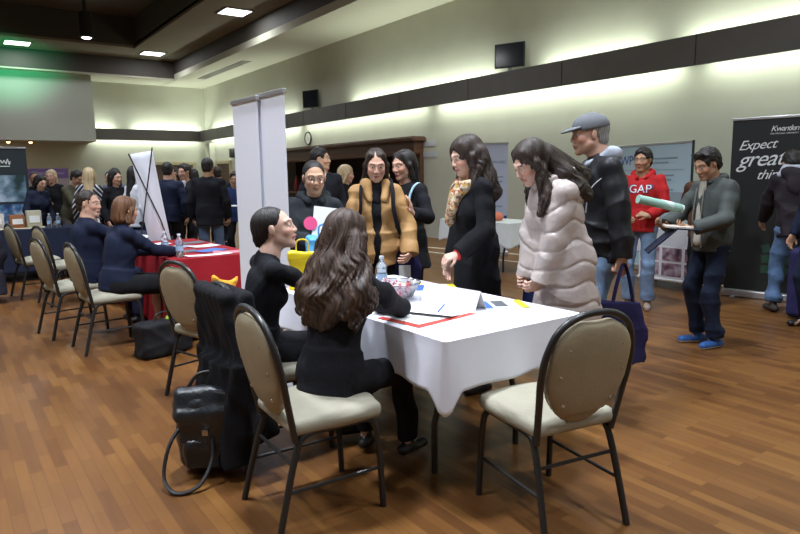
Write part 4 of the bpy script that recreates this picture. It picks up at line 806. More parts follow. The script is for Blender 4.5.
# bag under the red table
e = empty('laptop_bag', (1.42, 5.42, 0), R(15), 'black soft bag standing on the floor at the corner of the red table', 'bag')
S = Sdf(); S.box((0, 0, .15), (.24, .10, .15), rr=.04, k=.01); S.disp = folds(.006, (16, 16, 16), 8); sobj(S, 'bag_body', fabric('bag_nylon', (.012, .012, .014), .7, .2, 60, .2), e, .01); MB().tube(catmull([(-.1, -.02, .30), (-.06, -.02, .36), (.06, -.02, .36), (.1, -.02, .30)], 5), .008).build('handle', PB, e)
for m_, sx, c in (('green_scarf_piece', .06, (.35, .5, .05)), ('yellow_piece', .14, (.6, .5, .05))): S = Sdf(); S.ell((sx, -.01, .30), (.05, .04, .035), k=.02); S.disp = folds(.008, (60, 60, 60), 9); sobj(S, 'lining', fabric(m_, c), e, .008)
# bags on the table end
e = empty('gift_bag', (2.02, 3.62, ZT), R(-28), 'sky blue bag with a white oval emblem at the far end of the white table', 'bag')
SKB = mat('sky_blue_film', (.08, .33, .72), .35, bump=.3, bscale=14)
S = Sdf(); S.box((0, 0, .165), (.14, .06, .165), rr=.025, k=.01); S.disp = folds(.008, (18, 18, 18), 3); sk = sobj(S, 'bag_body', SKB, e, .009); MB().tube(catmull([(-.06, -.03, .32), (-.05, -.03, .40), (.05, -.03, .40), (.06, -.03, .32)], 5), .006).build('handle', SKB, e)
o = MB().tube([(.01+.055*cos(a), -.08, .19+.030*sin(a)) for a in np.linspace(0, 2*pi, 25)[:-1]], .004, 6, True).build('oval_emblem', WT, e)
o2 = text_mesh('e', .05, mat('red_print', (.6, .05, .05), .5), e, Matrix.Translation((0, -.075, .175)))
e = empty('gift_bag', (1.83, 3.62, ZT), R(-35), 'bright yellow bag standing beside the sky blue bag', 'bag')
S = Sdf(); S.box((0, 0, .12), (.09, .045, .13), rr=.02, k=.01); S.disp = folds(.007, (22, 22, 22), 2); sobj(S, 'bag_body', mat('yellow_film', (.80, .60, .02), .35), e, .009); MB().tube(catmull([(-.04, -.0, .24), (-.03, 0, .31), (.03, 0, .31), (.04, 0, .24)], 5), .005).build('handle', MATS['yellow_film'], e)
# plastic bag with orange tissue on the empty chair seat
e = empty('shopping_bag', (1.53, 4.22, .487), 0, 'white plastic bag stuffed with orange-yellow tissue on a chair', 'bag')
S = Sdf(); S.ell((0, 0, .09), (.14, .12, .10), k=.03); S.disp = folds(.012, (25, 25, 25), 7); sobj(S, 'bag_body', mat('white_film', (.70, .72, .80), .4), e, .01)
S = Sdf(); S.ell((.0, .0, .20), (.09, .08, .08), k=.03); S.cone((.0, 0, .22), (-.08, -.03, .30), .03, .015); S.cone((.03, 0, .22), (.09, 0, .30), .03, .015); S.disp = folds(.014, (40, 40, 40), 8); sobj(S, 'tissue', mat('orange_tissue', (.80, .36, .02), .7), e, .009)
# tote held by the capped man, suitcase at the right edge
def tote(x, y, z, rz, w_, h_, d_, m, label, hl=.25, strap=None, logo=None):
    e = empty('tote_bag', (x, y, z), R(rz), label, 'bag'); S = Sdf(); S.ecyl((0, 0, 0), (0, 0, h_), (w_/2, d_), (w_/2*.9, d_*.45), V(1, 0, 0), k=.02); S.disp = folds(.006, (22, 22, 6), 5); sobj(S, 'bag_body', m, e, .009)
    for q in (-1, 1): MB().tube(catmull([(-w_*.22, q*.012, h_-.03), (-w_*.12, q*.012, h_+hl*.55), (0, q*.008, h_+hl), (w_*.12, q*.012, h_+hl*.55), (w_*.22, q*.012, h_-.03)], 6), .007, 6).build('strap', strap or m, e)
    if logo: MB().box((.04, -d_*.85, h_*.5), (.09, .006, .09)).build('white_patch', WT, e, False)
    return e
tote(3.40, 2.36, .27, -30, .32, .40, .05, NAVY, 'navy cloth tote bag hanging from the hand of the man in the cap', .24)
e = empty('suitcase', (6.93, 2.64, 0), R(-75), 'navy soft suitcase standing on the floor at the right edge', 'suitcase'); S = Sdf(); S.box((0, 0, .36), (.22, .14, .34), rr=.05, k=.01); sobj(S, 'case_body', fabric('suitcase_navy', (.03, .028, .10), .7), e, .014)
MB().tube([(-.1, 0, .68), (-.1, 0, .74), (.1, 0, .74), (.1, 0, .68)], .01).build('handle', PB, e); sheet('tag_sheet', 0, 0, 0, .01, .01, 0, PAPER, None, parent=e).location = (0, -.15, .5)
MB().box((.0, -.145, .55), (.2, .006, .28)).build('paper_tag', PAPER, e, False)
tag(MB().box((8.95, 4.2, .33), (.5, .9, .66), bev=.02).build('cabinet', mat('cabinet_dark', (.02, .02, .02), .6)), 'low dark cabinet against the wall right of the pale blue banner', 'cabinet')
e = empty('floor_crate', (8.35, 4.32, 0), 0, 'dark crate with orange tape beside the pale blue banner', 'crate'); MB().box((0, 0, .12), (.26, .22, .24), bev=.02).build('crate_body', PB, e); MB().lathe([(.05, 0), (.07, .01), (.07, .05), (.05, .06)], (-.02, -.0, .24), 14).build('orange_tape', mat('orange', (.7, .15, .03), .5), e); MB().box((.07, -.05, .28), (.06, .06, .1), bev=.01).build('green_box', mat('lime', (.2, .5, .05), .5), e)
# ------------------------------------------------------------------ people: outfits
HB = hair_mat('hair_black', (.010, .008, .007), 2.5); HDB = hair_mat('hair_dark_brown', (.020, .012, .008), 2.6); HBR = hair_mat('hair_brown', (.035, .018, .011), 2.4); HGR = hair_mat('hair_grey', (.30, .29, .27), 1.5); HBL = hair_mat('hair_blonde', (.50, .38, .22), 1.5); HAU = hair_mat('hair_auburn', (.10, .045, .02), 2.2)
KNIT = fabric('black_knit', (.010, .010, .013), .9, .3, 70, .2); DENIM = fabric('blue_denim', (.10, .17, .30), .85, .25, 90, .3); DENL = fabric('light_denim', (.17, .25, .38), .85, .25, 90, .25); DEND = fabric('dark_denim', (.012, .018, .038), .85, .25, 90, .2)
NAVS = fabric('navy_suit', (.010, .015, .038), .75, .12, 90, .12); SUIT = fabric('charcoal_suit', (.012, .013, .018), .75, .12, 90, .12); SHIRT = fabric('white_shirt', (.62, .64, .70), .8, .1, 60, .03)
BLUEG = fabric('grey_shoe', (.18, .18, .2), .7)
def wl(x, y, fa, p):     # world point -> the person's local frame
    a = R(fa-90); dx, dy = p[0]-x, p[1]-y; return (dx*cos(a)+dy*sin(a), -dx*sin(a)+dy*cos(a), p[2])
def wd(fa, d): a = R(fa-90); return (d[0]*cos(a)+d[1]*sin(a), -d[0]*sin(a)+d[1]*cos(a), d[2])

# --- seated woman with long brown hair, back to the camera
x, y, fa = 1.40, 2.50, 22
p = person('woman with long brown hair in a black sweater, seated with her back to the camera', x, y, fa)
f = Fig(1.66, True, lean=12, seat=.485, yaw=-4, pitch=14, build=1.16, feet=((-.12, .42, .02), (.12, .46, .02)), pely=-.02,
        arms=dict(R=dict(w=wl(x, y, fa, (1.80, 2.80, .80)), e=wl(x, y, fa, (1.83, 2.55, .815)), d=wd(fa, (-.3, 1, .0)), n=(0, 0, -1), curl=.3), L=dict(w=wl(x, y, fa, (1.82, 2.92, .79)), pole=(-1, -.3, -1), d=wd(fa, (.4, .8, 0)), n=(0, 0, -1), curl=.3)))
body(f, p, 'fair'); top(f, p, KNIT, 'sweater', off=.008, hem=-.10, up=.72, h=.008, fold=.005, seed=1); pants(f, p, BLK, h=.01); shoes(f, p, LEATHER)
E_ = [(f.hp(0, -.06, .0), f.tp(0, -.09, .44), .075, .095, (f.T[:, 1], .8)), (f.tp(0, -.09, .46), f.tp(0.01, -.115, .34), .135, .12, (f.T[:, 1], .45)), (f.tp(.08, -.08, .42), f.tp(.13, -.11, .30), .07, .03), (f.tp(-.08, -.08, .42), f.tp(-.12, -.11, .30), .07, .03), (f.tp(0, -.12, .36), f.tp(0.02, -.13, .25), .08, .02), (f.tp(-.05, -.12, .36), f.tp(-.07, -.13, .24), .06, .02),
      (f.hp(-.06, -.01, -.04), f.tp(-.11, .0, .40), .04, .05), (f.hp(.06, -.01, -.04), f.tp(.11, .0, .40), .04, .05), (f.tp(-.11, .02, .42), f.tp(-.12, .05, .32), .045, .02), (f.tp(.11, .02, .42), f.tp(.13, .04, .32), .045, .02), (f.hp(.07, -.04, -.02), f.tp(.17, -.05, .38), .05, .075), (f.tp(.16, -.06, .40), f.tp(.17, -.09, .26), .075, .03), (f.hp(-.07, -.04, -.02), f.tp(-.14, -.05, .38), .05, .06), (f.tp(-.14, -.06, .40), f.tp(-.16, -.08, .30), .06, .03)]
hair(f, p, 'long', HBR, .0045, 1.1, 2, E_, vol=1.06)
# --- seated woman with dark hair pulled back, in profile
x, y, fa = 1.33, 3.16, -10
p = person('woman with black hair pulled back in a black sweater, seated in profile looking right', x, y, fa)
f = Fig(1.68, True, lean=10, seat=.485, yaw=-24, pitch=-12, tilt=0, build=1.0, feet=((-.12, .42, .02), (.12, .44, .02)), pely=-.02, neckf=.35,
        arms=dict(L=dict(w=wl(x, y, fa, (1.88, 3.36, .79)), pole=(-.6, -.6, -1), d=(.2, 1, 0), n=(0, 0, -1), curl=.4), R=dict(w=wl(x, y, fa, (1.84, 3.05, .79)), pole=(.8, -.8, -1), d=(-.4, 1, 0), n=(0, 0, -1), curl=.4)))
body(f, p, 'pale'); top(f, p, KNIT, 'sweater', off=.008, hem=-.10, up=1., h=.008, fold=.005, seed=5); pants(f, p, BLK); shoes(f, p, LEATHER); hair(f, p, 'updo', HB, .005, .1, 3)
# --- woman with glasses in a dark hooded jacket
x, y, fa = 2.16, 4.06, 246
p = person('woman with glasses and dark hooded jacket, holding up a white sheet', x, y, fa)
f = Fig(1.58, True, lean=3, yaw=4, pitch=8, build=1.12, arms=dict(R=dict(w=(.02, .27, 1.02), pole=(.8, -.3, -1), d=(-.25, .3, 1), n=(-.2, -1, .1), curl=.7), L=dict(w=(-.20, .22, .98), pole=(-1, -.3, -1), d=(.6, .5, .3))))
body(f, p, 'east', lips=(.42, .2, .17)); JK = fabric('dark_grey_jacket', (.022, .026, .03), .8, .25, 30, .25)
top(f, p, JK, 'jacket', off=.03, hem=-.12, h=.009, fold=.007, seed=8, r=(.058, .05, .042)); pants(f, p, BLK); shoes(f, p, LEATHER)
S = Sdf(); S.cone(f.tp(-.09, -.03, .52), f.tp(.09, -.03, .52), .045, .045, k=.03); S.cone(f.tp(-.09, -.02, .52), f.tp(-.05, .07, .49), .035, .025, k=.03); S.cone(f.tp(.09, -.02, .52), f.tp(.05, .07, .49), .035, .025, k=.03); S.disp = folds(.006, (30, 30, 30), 2); sobj(S, 'hood', JK, p, .009)
hair(f, p, 'updo', HB, .005, .1, 4); glasses(f, p, mat('glasses_metal', (.25, .2, .2), .3, .6)); MB().tube([f.tp(0, .135, .44), f.tp(0, .15, .30), f.tp(0, .15, .1)], .004, 6).build('zip', mat('zip_metal', (.6, .6, .6), .3, .8), p)
q = wl(0, 0, 180-fa, (0, 0, 0)); c = f.wr[1]+f.hd[1]*.15
e = empty('paper', (0, 0, 0), 0, 'white sheet held up by the woman with glasses', 'paper'); a = R(fa-90); cw = (x+c[0]*cos(a)-c[1]*sin(a), y+c[0]*sin(a)+c[1]*cos(a), c[2])
b = MB(); b.box((0, 0, 0), (.17, .003, .20)); b.build('page', PAPER, e, False); b = MB(); b.lathe([(0, 0), (.045, 0), (.045, .003), (0, .003)], n=20); b.v = [(xx-.10, -z_-.004, yy-.02) for xx, yy, z_ in b.v]; b.build('pink_emblem', mat('pink_print', (.75, .08, .22), .5), e)
e.location = (2.06, 3.72, 1.17); e.rotation_euler = (R(-12), R(8), R(-22))
# --- woman in the tan coat
x, y, fa = 2.72, 4.10, 238
p = person('woman in a tan padded coat over a black top, looking down at the table end', x, y, fa)
f = Fig(1.68, True, lean=2, yaw=2, pitch=16, tilt=0, arms=dict(L=dict(w=(-.24, .16, .88), pole=(-1, -.8, -.2), d=(.3, .8, -.3)), R=dict(w=(.22, .18, .86), pole=(1, -.6, -.2), d=(-.3, .8, -.3))))
body(f, p, 'fair'); TAN = fabric('tan_coat_shell', (.40, .225, .085), .62, .25, 25, .12, .3)
c0 = f.pel; q1_ = folds(.006, (8, 8, 20), 21)
qz = lambda x, y, z: -.0045*np.abs(np.sin(z*26+.8*np.sin(x*9)))**.5+q1_(x, y, z)
def open_front(S): S.box(f.tp(0, .17, .2), (.030, .12, .5), f.T, rr=.01, k=.01, sub=True); S.cone(f.tp(0, .17, .25), f.tp(0, .14, .52), .02, .085, k=.01, sub=True)
S = Sdf(); torso_ops(S, f, .030); sleeve_ops(S, f, .016, (.060, .054, .046)); S.ecyl(f.tp(0, 0, .12), V(0, 0, .80), (.155, .125), (.18, .15), V(1, 0, 0), k=.04); open_front(S); S.disp = qz; sobj(S, 'coat', TAN, p, .0065)
S = Sdf()
for q in (-1, 1): S.cone(f.tp(q*.070, -.03, .545), f.tp(q*.078, .06, .515), .026, .030, k=.02); S.cone(f.tp(q*.078, .06, .515), f.tp(q*.055, .125, .40), .045, .03, k=.03, flat=(V(0, 1, 0), .7))
S.cone(f.tp(-.08, -.04, .57), f.tp(.08, -.04, .57), .035, .035, k=.03); S.disp = folds(.006, (30, 30, 30), 3); sobj(S, 'collar', TAN, p, .008)
top(f, p, KNIT, 'sweater', off=-.002, hem=-.10, up=.2, h=.01); S = Sdf(); S.cone(f.tp(0, .01, .40), f.tp(0, .01, .50), .085, .066); S.cone(f.tp(0, .01, .50), f.hp(0, -.02, -.085), .066, .056); sobj(S, 'turtleneck', KNIT, p, .008)
pants(f, p, BLK); shoes(f, p, LEATHER)
hair(f, p, 'long', HDB, .0055, .2, 5, [(f.hp(-.06, -.05, -.05), f.tp(-.08, -.10, .42), .035, .03), (f.hp(.06, -.05, -.05), f.tp(.10, -.08, .42), .035, .03)], vol=.96)
MB().tube(catmull([f.tp(-.12, -.12, .50), f.tp(-.115, .0, .545), f.tp(-.125, .13, .46), f.tp(-.13, .165, .32), f.tp(-.17, .12, .16), f.tp(-.2, 0, .1)], 6), .016, 8).build('backpack_strap', KNIT, p)
MB().tube(catmull([f.tp(.12, -.12, .50), f.tp(.115, .0, .545), f.tp(.125, .13, .46), f.tp(.13, .165, .32), f.tp(.17, .12, .16), f.tp(.2, 0, .1)], 6), .013, 8).build('backpack_strap', KNIT, p)
# --- woman behind with raised hand
x, y, fa = 3.14, 4.24, 188
p = person('dark-haired woman in black with one hand raised, between the tan coat and the scarf', x, y, fa)
f = Fig(1.68, True, lean=3, yaw=-2, pitch=10, arms=dict(L=dict(w=wl(x, y, fa, (2.93, 3.93, 1.18)), e=wl(x, y, fa, (3.13, 3.98, 1.14)), d=(-.15, .25, 1), n=(.5, .4, 0), curl=.2), R=dict(w=(.2, .15, .95), pole=(1, -.6, -.4))))
body(f, p, 'fair'); top(f, p, KNIT, 'coat', off=.022, up=.95, skirt=(.72, .20, .16), h=.01, fold=.006, seed=4, r=(.056, .05, .042)); pants(f, p, BLK, h=.012); shoes(f, p, LEATHER)
hair(f, p, 'long', HB, .006, .15, 6, [(f.hp(0, -.07, -.03), f.tp(0, -.10, .36), .07, .06, (f.T[:, 1], .7)), (f.hp(.06, -.03, -.04), f.tp(.09, -.05, .40), .035, .03)])
MB().tube(catmull([f.tp(-.12, -.15, .3), f.tp(-.13, -.02, .51), f.tp(-.13, .10, .42), f.tp(-.16, .15, .2), f.tp(-.2, .12, .0)], 6), .010, 8).build('light_blue_strap', mat('light_blue_web', (.35, .55, .65), .6), p)
tote(2.84, 3.98, .55, -30, .34, .38, .06, NAVY, 'navy tote bag with a white square mark behind the table corner', .18, logo=True)
# --- woman in the black coat with scarf
x, y, fa = 2.90, 3.16, 163
p = person('woman with wavy dark hair, black coat and patterned scarf, looking down at the table', x, y, fa)
f = Fig(1.72, True, lean=4, yaw=6, pitch=16, arms=dict(L=dict(w=wl(x, y, fa, (2.60, 3.02, .97)), pole=(-.5, -1.4, -.2), d=wd(fa, (-.95, .2, -.2)), n=(.5, 0, -1), curl=.7), R=dict(w=(.22, .10, .86), pole=(.6, -1.4, -.2))))
body(f, p, 'pale'); top(f, p, BLK, 'coat', off=.030, up=.95, skirt=(.62, .20, .17), h=.008, fold=.006, seed=6, r=(.060, .052, .044)); pants(f, p, BLK); shoes(f, p, LEATHER)
S = Sdf()
for q in (-1, 1): S.cone(f.tp(q*.07, -.03, .53), f.tp(q*.06, .08, .47), .045, .045, k=.03)
S.cone(f.tp(-.06, .08, .47), f.tp(.06, .08, .47), .045, .045, k=.03); S.cone(f.tp(.02, .13, .45), f.tp(.02, .165, .27), .045, .05, k=.03, flat=(V(0, 1, 0), .7)); S.cone(f.tp(-.05, .13, .43), f.tp(-.04, .17, .32), .035, .035, k=.03); S.cone(f.tp(.06, .07, .50), f.tp(.0, .13, .40), .04, .05, k=.02); S.cone(f.tp(.05, .12, .42), f.tp(.07, .165, .24), .035, .03, k=.02); S.disp = lambda x, y, z, q_=folds(.010, (45, 45, 20), 12): q_(x, y, z)+.008*np.abs(np.sin(x*42+z*16))+.004*np.sin(y*60+z*30)
def scarf_mat():
    m = bpy.data.materials.new('patterned_scarf'); m.use_nodes = True; nt = m.node_tree; bs = nt.nodes['Principled BSDF']; tc = nt.nodes.new('ShaderNodeTexCoord'); v = nt.nodes.new('ShaderNodeTexVoronoi'); v.inputs['Scale'].default_value = 60
    r = nt.nodes.new('ShaderNodeValToRGB'); r.color_ramp.interpolation = 'CONSTANT'; E = r.color_ramp.elements; E[0].color = (.42, .32, .20, 1); E[1].position = .75; E[1].color = (.36, .10, .05, 1)
    for pz, cc in ((.25, (.6, .5, .38, 1)), (.45, (.14, .08, .05, 1)), (.6, (.50, .30, .08, 1))): q_ = E.new(pz); q_.color = cc
    nt.links.new(tc.outputs['Object'], v.inputs[0]); nt.links.new(v.outputs['Color'], r.inputs[0]); nt.links.new(r.outputs[0], bs.inputs['Base Color']); bs.inputs['Roughness'].default_value = .85; return m
sobj(S, 'scarf', scarf_mat(), p, .006)
hair(f, p, 'long', HDB, .005, 1.0, 7, [(f.hp(0, -.07, -.03), f.tp(0, -.09, .42), .085, .095, (f.T[:, 1], .75)), (f.hp(.065, -.01, -.06), f.tp(.09, .02, .42), .045, .055), (f.hp(-.065, -.02, -.05), f.tp(-.10, .01, .42), .045, .055), (f.tp(-.08, -.07, .44), f.tp(-.09, -.08, .33), .06, .03), (f.tp(.05, -.09, .44), f.tp(.05, -.10, .33), .06, .03), (f.hp(.055, .05, .06), f.hp(.072, .05, -.06), .02, .016), (f.hp(.07, -.06, .0), f.tp(.10, -.08, .43), .06, .075), (f.hp(-.07, -.06, .0), f.tp(-.10, -.08, .43), .06, .075)], vol=1.14)
MB().tube([f.wr[0]-f.hd[0]*.005+np.cross(f.hd[0], f.hn[0])*.030*cos(a_)+f.hn[0]*.025*sin(a_) for a_ in np.linspace(0, 2*pi, 17)[:-1]], .010, 6, True).build('red_wristband', mat('red_band', (.6, .03, .03), .6), p)
tote(3.33, 2.95, .50, -60, .30, .40, .06, fabric('blue_tote', (.03, .045, .17), .8), 'blue tote bag hanging behind the woman with the scarf', .22)
# --- woman in the pale padded coat
x, y, fa = 2.98, 2.50, 158
p = person('woman in a pale pinkish-beige quilted coat bending her head over the table', x, y, fa)
f = Fig(1.72, True, lean=15, yaw=8, pitch=30, build=1.05, neckf=.45, arms=dict(L=dict(w=wl(x, y, fa, (2.80, 2.50, .82)), pole=(-.4, -1.2, -.2), d=(.2, 1, -.6), curl=.6), R=dict(w=(.14, .16, .80), pole=(1, -.8, -.2), d=(-.3, 1, -.4), curl=.6)), pely=-.03)
body(f, p, 'pale'); PUF = mat('quilted_shell', (.50, .43, .40), .34, bump=.55, bscale=24, spec=.5, var=.05, vscale=5)
qf = folds(.0065, (10, 10, 14), 33)
def quilt(fz, fx, amp, c):
    def fn(x, y, z):
        th = np.arctan2(x-c[0], y-c[1]-.3*(z-1)); zz = z*fz+.7*np.sin(th*2.0+z*2)+.45*np.sin(th*5)+.3*np.sin(x*14+y*11)
        return -amp*np.minimum(np.abs(np.sin(zz))*2.2, 1)**.6-.0035*np.abs(np.sin(zz))+qf(x, y, z)
    return fn
S = Sdf(); torso_ops(S, f, .040); sleeve_ops(S, f, .018, (.066, .062, .050)); S.ecyl(f.tp(0, 0, .12), V(0, -.05, .60), (.165, .14), (.205, .20), V(1, 0, 0), k=.05); S.disp = quilt(27, 3, .0095, f.pel); sobj(S, 'quilted_coat', PUF, p, .0055)
S = Sdf(); S.cone(f.tp(-.09, -.07, .50), f.tp(.09, -.07, .50), .07, .07, k=.04); S.cone(f.tp(-.10, -.06, .51), f.tp(-.07, .06, .53), .05, .035, k=.04); S.cone(f.tp(.10, -.06, .51), f.tp(.07, .06, .53), .05, .035, k=.04); S.ell(f.tp(0, -.12, .40), (.11, .055, .10), f.T, k=.05); S.disp = folds(.010, (30, 30, 30), 3); sobj(S, 'hood', PUF, p, .0075)
pants(f, p, BLK); shoes(f, p, LEATHER)
hair(f, p, 'long', HDB, .0045, 1.1, 8, [(f.hp(0, -.08, -.02), f.tp(0, -.12, .47), .07, .07), (f.hp(.07, .0, -.04), f.tp(.12, .07, .40), .03, .035), (f.hp(-.07, .0, -.04), f.tp(-.12, .08, .40), .035, .045), (f.tp(-.11, .07, .45), f.tp(-.13, .15, .36), .04, .02), (f.tp(-.05, -.14, .48), f.tp(-.10, -.17, .38), .06, .04), (f.hp(-.05, -.09, -.02), f.tp(-.1, -.10, .46), .05, .075), (f.hp(-.03, -.10, -.0), f.tp(-.02, -.20, .50), .06, .06), (f.tp(.0, -.17, .50), f.tp(-.02, -.22, .40), .07, .03)], vol=1.07)
S = Sdf(); S.ell(f.hp(0, -.115, .01), (.035, .028, .04), f.Hd, k=.01); S.disp = lambda x, y, z: .006*np.sin(z*300); sobj(S, 'hair_clip', PB, p, .006)
# --- man with cap
x, y, fa = 3.52, 2.62, 146
p = person('tall older man in a grey baseball cap, black jacket and jeans holding a tote bag', x, y, fa)
f = Fig(1.87, False, lean=3, yaw=2, pitch=4, neckf=.5, arms=dict(L=dict(w=wl(x, y, fa, (3.41, 2.38, .92)), pole=(-.5, -.8, -.2), d=(.1, .1, -1), n=(1, 0, 0), curl=.9), R=dict(w=(.28, .10, .92))), feet=((-.12, .06, 0), (.12, -.06, 0)))
body(f, p, 'fair', haircol=(.35, .33, .3), lips=(.42, .2, .16)); JB = mat('black_shell_jacket', (.010, .010, .013), .5, bump=.2, bscale=14, spec=.35)
top(f, p, JB, 'jacket', off=.030, hem=-.11, h=.008, fold=.008, seed=10, r=(.062, .056, .046)); pants(f, p, DENL); shoes(f, p, BLUEG, PAPER)
GH = fabric('grey_hood_fleece', (.36, .39, .45), .9)
S = Sdf(); S.cone(f.tp(-.08, -.05, .53), f.tp(.08, -.05, .53), .050, .050, k=.03); [S.cone(f.tp(q*.085, -.04, .54), f.tp(q*.045, .085, .48), .038, .024, k=.03) for q in (-1, 1)]; S.disp = folds(.006, (30, 30, 30), 1); sobj(S, 'hood', GH, p, .008)
MB().tube(catmull([f.tp(-.155, -.06, .43), f.tp(-.175, .03, .41), f.tp(-.16, .12, .33), f.tp(-.14, .14, .2)], 6), .004, 6).build('piping', mat('piping_grey', (.4, .4, .42), .5), p); MB().box(tuple(f.tp(-.09, .142, .33)), (.055, .006, .010), Matrix.Rotation(.1, 3, 'Y')).build('chest_mark', WT, p)
hair(f, p, 'sides', HGR, .005, .1, 9)
CAPG = fabric('grey_cap', (.15, .158, .17), .8, .15, 90, .08)
S = Sdf(); S.ell(f.hp(0, -.015, .042), V(.090, .112, .084)*f.hs, f.Hd, k=0); S.cut(f.hp(0, 0, .028), -f.Hd[:, 2]-f.Hd[:, 1]*.1); cp = sobj(S, 'baseball_cap', CAPG, p, .006)
S = Sdf(); S.ell(f.hp(0, .095, .036), V(.072, .075, .013)*f.hs, f.Hd @ rotm('x', -.22), k=0); S.ell(f.hp(0, .085, .002), V(.09, .13, .026)*f.hs, f.Hd @ rotm('x', -.2), k=.008, sub=True); sobj(S, 'brim', CAPG, cp, .005)
MB().lathe([(0, 0), (.006, 0), (0, .006)], tuple(f.hp(0, -.015, .133)), 8).build('top_button', CAPG, cp)
# --- person in the red hooded sweater
x, y, fa = 6.08, 4.04, 205
p = person('person in a red hooded sweater with white chest letters and light jeans', x, y, fa)
f = Fig(1.72, False, lean=-2, yaw=-12, pitch=2, arms=dict(L=dict(w=(-.10, .20, 1.02), pole=(-1, -.8, -.3), d=(.8, .4, .3), curl=.9), R=dict(w=(.14, .22, .98), pole=(1, -.8, -.3), d=(-.8, .4, -.1), curl=.9)))
body(f, p, 'tan', hf=.006, h=.016); REDK = fabric('red_fleece', (.42, .018, .02), .85, .2, 50, .08)
tp_ = top(f, p, REDK, 'hooded_sweater', off=.026, hem=-.10, h=.011, fold=.007, seed=11, r=(.060, .054, .042))
S = Sdf(); S.cone(f.tp(-.08, -.06, .52), f.tp(.08, -.06, .52), .055, .055, k=.03); [S.cone(f.tp(q*.085, -.05, .53), f.tp(q*.04, .085, .48), .038, .026, k=.03) for q in (-1, 1)]; S.disp = folds(.006, (30, 30, 30), 1); sobj(S, 'hood', REDK, p, .011)
for nme, sz, mm, dz in (('letter_outline', .135, mat('navy_letters', (.05, .05, .14), .7), .004), ('chest_letters', .118, mat('white_letters', (.7, .7, .75), .7), .008)):
    o = text_mesh('GAP', sz, mm, p, Matrix.Translation((0, .3, 1.25 if sz > .12 else 1.256)) @ Matrix.Rotation(pi, 4, 'Z'), nme, ax='CENTER', ext=.0, sub=True); proj_text(o, tp_, V(0, -1, 0), dz)
pants(f, p, DENL, r=(.092, .075, .072), h=.012); shoes(f, p, mat('tan_shoe', (.25, .2, .16), .6), PAPER, h=.009); hair(f, p, 'short', HB, .007, .1, 10)
# --- man in grey-green jacket, sunglasses on head
x, y, fa = 5.20, 2.78, 160
p = person('man in grey-green jacket and blue shoes reading, sunglasses on his head', x, y, fa)
f = Fig(1.66, False, lean=2, yaw=4, pitch=22, neckf=.2, build=1.02, arms=dict(L=dict(w=(-.14, .30, 1.02), pole=(-1, -1, -.4), d=(.4, 1, 0), n=(0, 0, 1), curl=.5), R=dict(w=(.16, .34, 1.02), pole=(1, -1, -.4), d=(-.4, 1, 0), n=(0, 0, 1), curl=.6)))
body(f, p, 'tan', hf=.005, h=.014); GJ = fabric('grey_green_jacket', (.052, .060, .055), .7, .25, 20, .15, .3)
top(f, p, GJ, 'jacket', off=.034, hem=-.09, h=.009, fold=.008, seed=13, r=(.062, .056, .044)); pants(f, p, DEND, r=(.092, .078, .078), h=.011, fold=.008)
S = Sdf(); S.cone(f.tp(-.07, -.05, .54), f.tp(.07, -.05, .54), .038, .038, k=.03); [S.cone(f.tp(q*.075, -.04, .54), f.tp(q*.045, .07, .51), .03, .022, k=.03) for q in (-1, 1)]; sobj(S, 'collar', GJ, p, .009)
MB().box(tuple(f.tp(-.21, .03, .28)), (.006, .06, .02)).build('sleeve_patch', WT, p)
S = Sdf(); S.cone(f.tp(0, .10, .50), f.tp(0, .150, .0), .035, .045, k=.01, flat=(f.T[:, 1], .6)); sobj(S, 'shirt_front', fabric('beige_shirt', (.38, .36, .30)), p, .009); [MB().tube([f.tp(q*.045, .128, .46), f.tp(q*.05, .162, .22), f.tp(q*.055, .158, -.05)], .005, 6).build('zip', MATS['zip_metal'], p) for q in (-1, 1)]
shoes(f, p, mat('blue_sneaker', (.02, .09, .30), .6), PAPER, h=.007, big=1.08); hair(f, p, 'short', HB, .006, .1, 11)
b = MB(); SG = mat('sunglasses_lens', (.02, .02, .02), .1, spec=.8)
for q in (-1, 1): b.box(f.hp(q*.035, .060, .105), (.055, .02, .035), Matrix(f.Hd.tolist()) @ Matrix.Rotation(-.9, 3, 'X'), bev=.008); b.tube([f.hp(q*.062, .06, .10), f.hp(q*.088, 0, .07), f.hp(q*.084, -.05, .05)], .003, 6)
b.tube([f.hp(-.01, .07, .11), f.hp(.01, .07, .11)], .003, 6); b.build('sunglasses', SG, p)
e = empty('paper_roll', (4.78, 2.98, 1.20), 0, 'rolled pale green and white paper tube held by the man in the grey-green jacket', 'paper roll')
b = MB(); b.tube([(-.19, .10, .055), (.14, -.08, -.03)], .036, 20); b.build('roll', mat('pale_green_paper', (.30, .50, .42), .6), e); MB().tube([(.143, -.0815, -.031), (.152, -.0865, -.033)], .032, 20).build('inner_end', PAPER, e); b = MB(); b.tube([(-.02, .01, .012), (.07, -.042, -.010)], .0368, 20); b.build('white_band', mat('white_green', (.6, .72, .68), .6), e)
e = empty('open_folder', (4.72, 2.86, .99), R(-50), 'open black folder with papers held at waist height by the man reading', 'folder')
MB().box((-.07, 0, -.06), (.30, .24, .012), Matrix.Rotation(-.75, 3, 'Y'), bev=.003).box((.10, 0, .03), (.22, .24, .010), Matrix.Rotation(.05, 3, 'Y'), bev=.003).build('cover', fabric('folder_navy', (.012, .014, .03)), e, False); MB().box((.05, 0, .045), (.20, .20, .012), Matrix.Rotation(.05, 3, 'Y')).build('papers', mat('cream_paper2', (.55, .48, .42), .7), e, False)
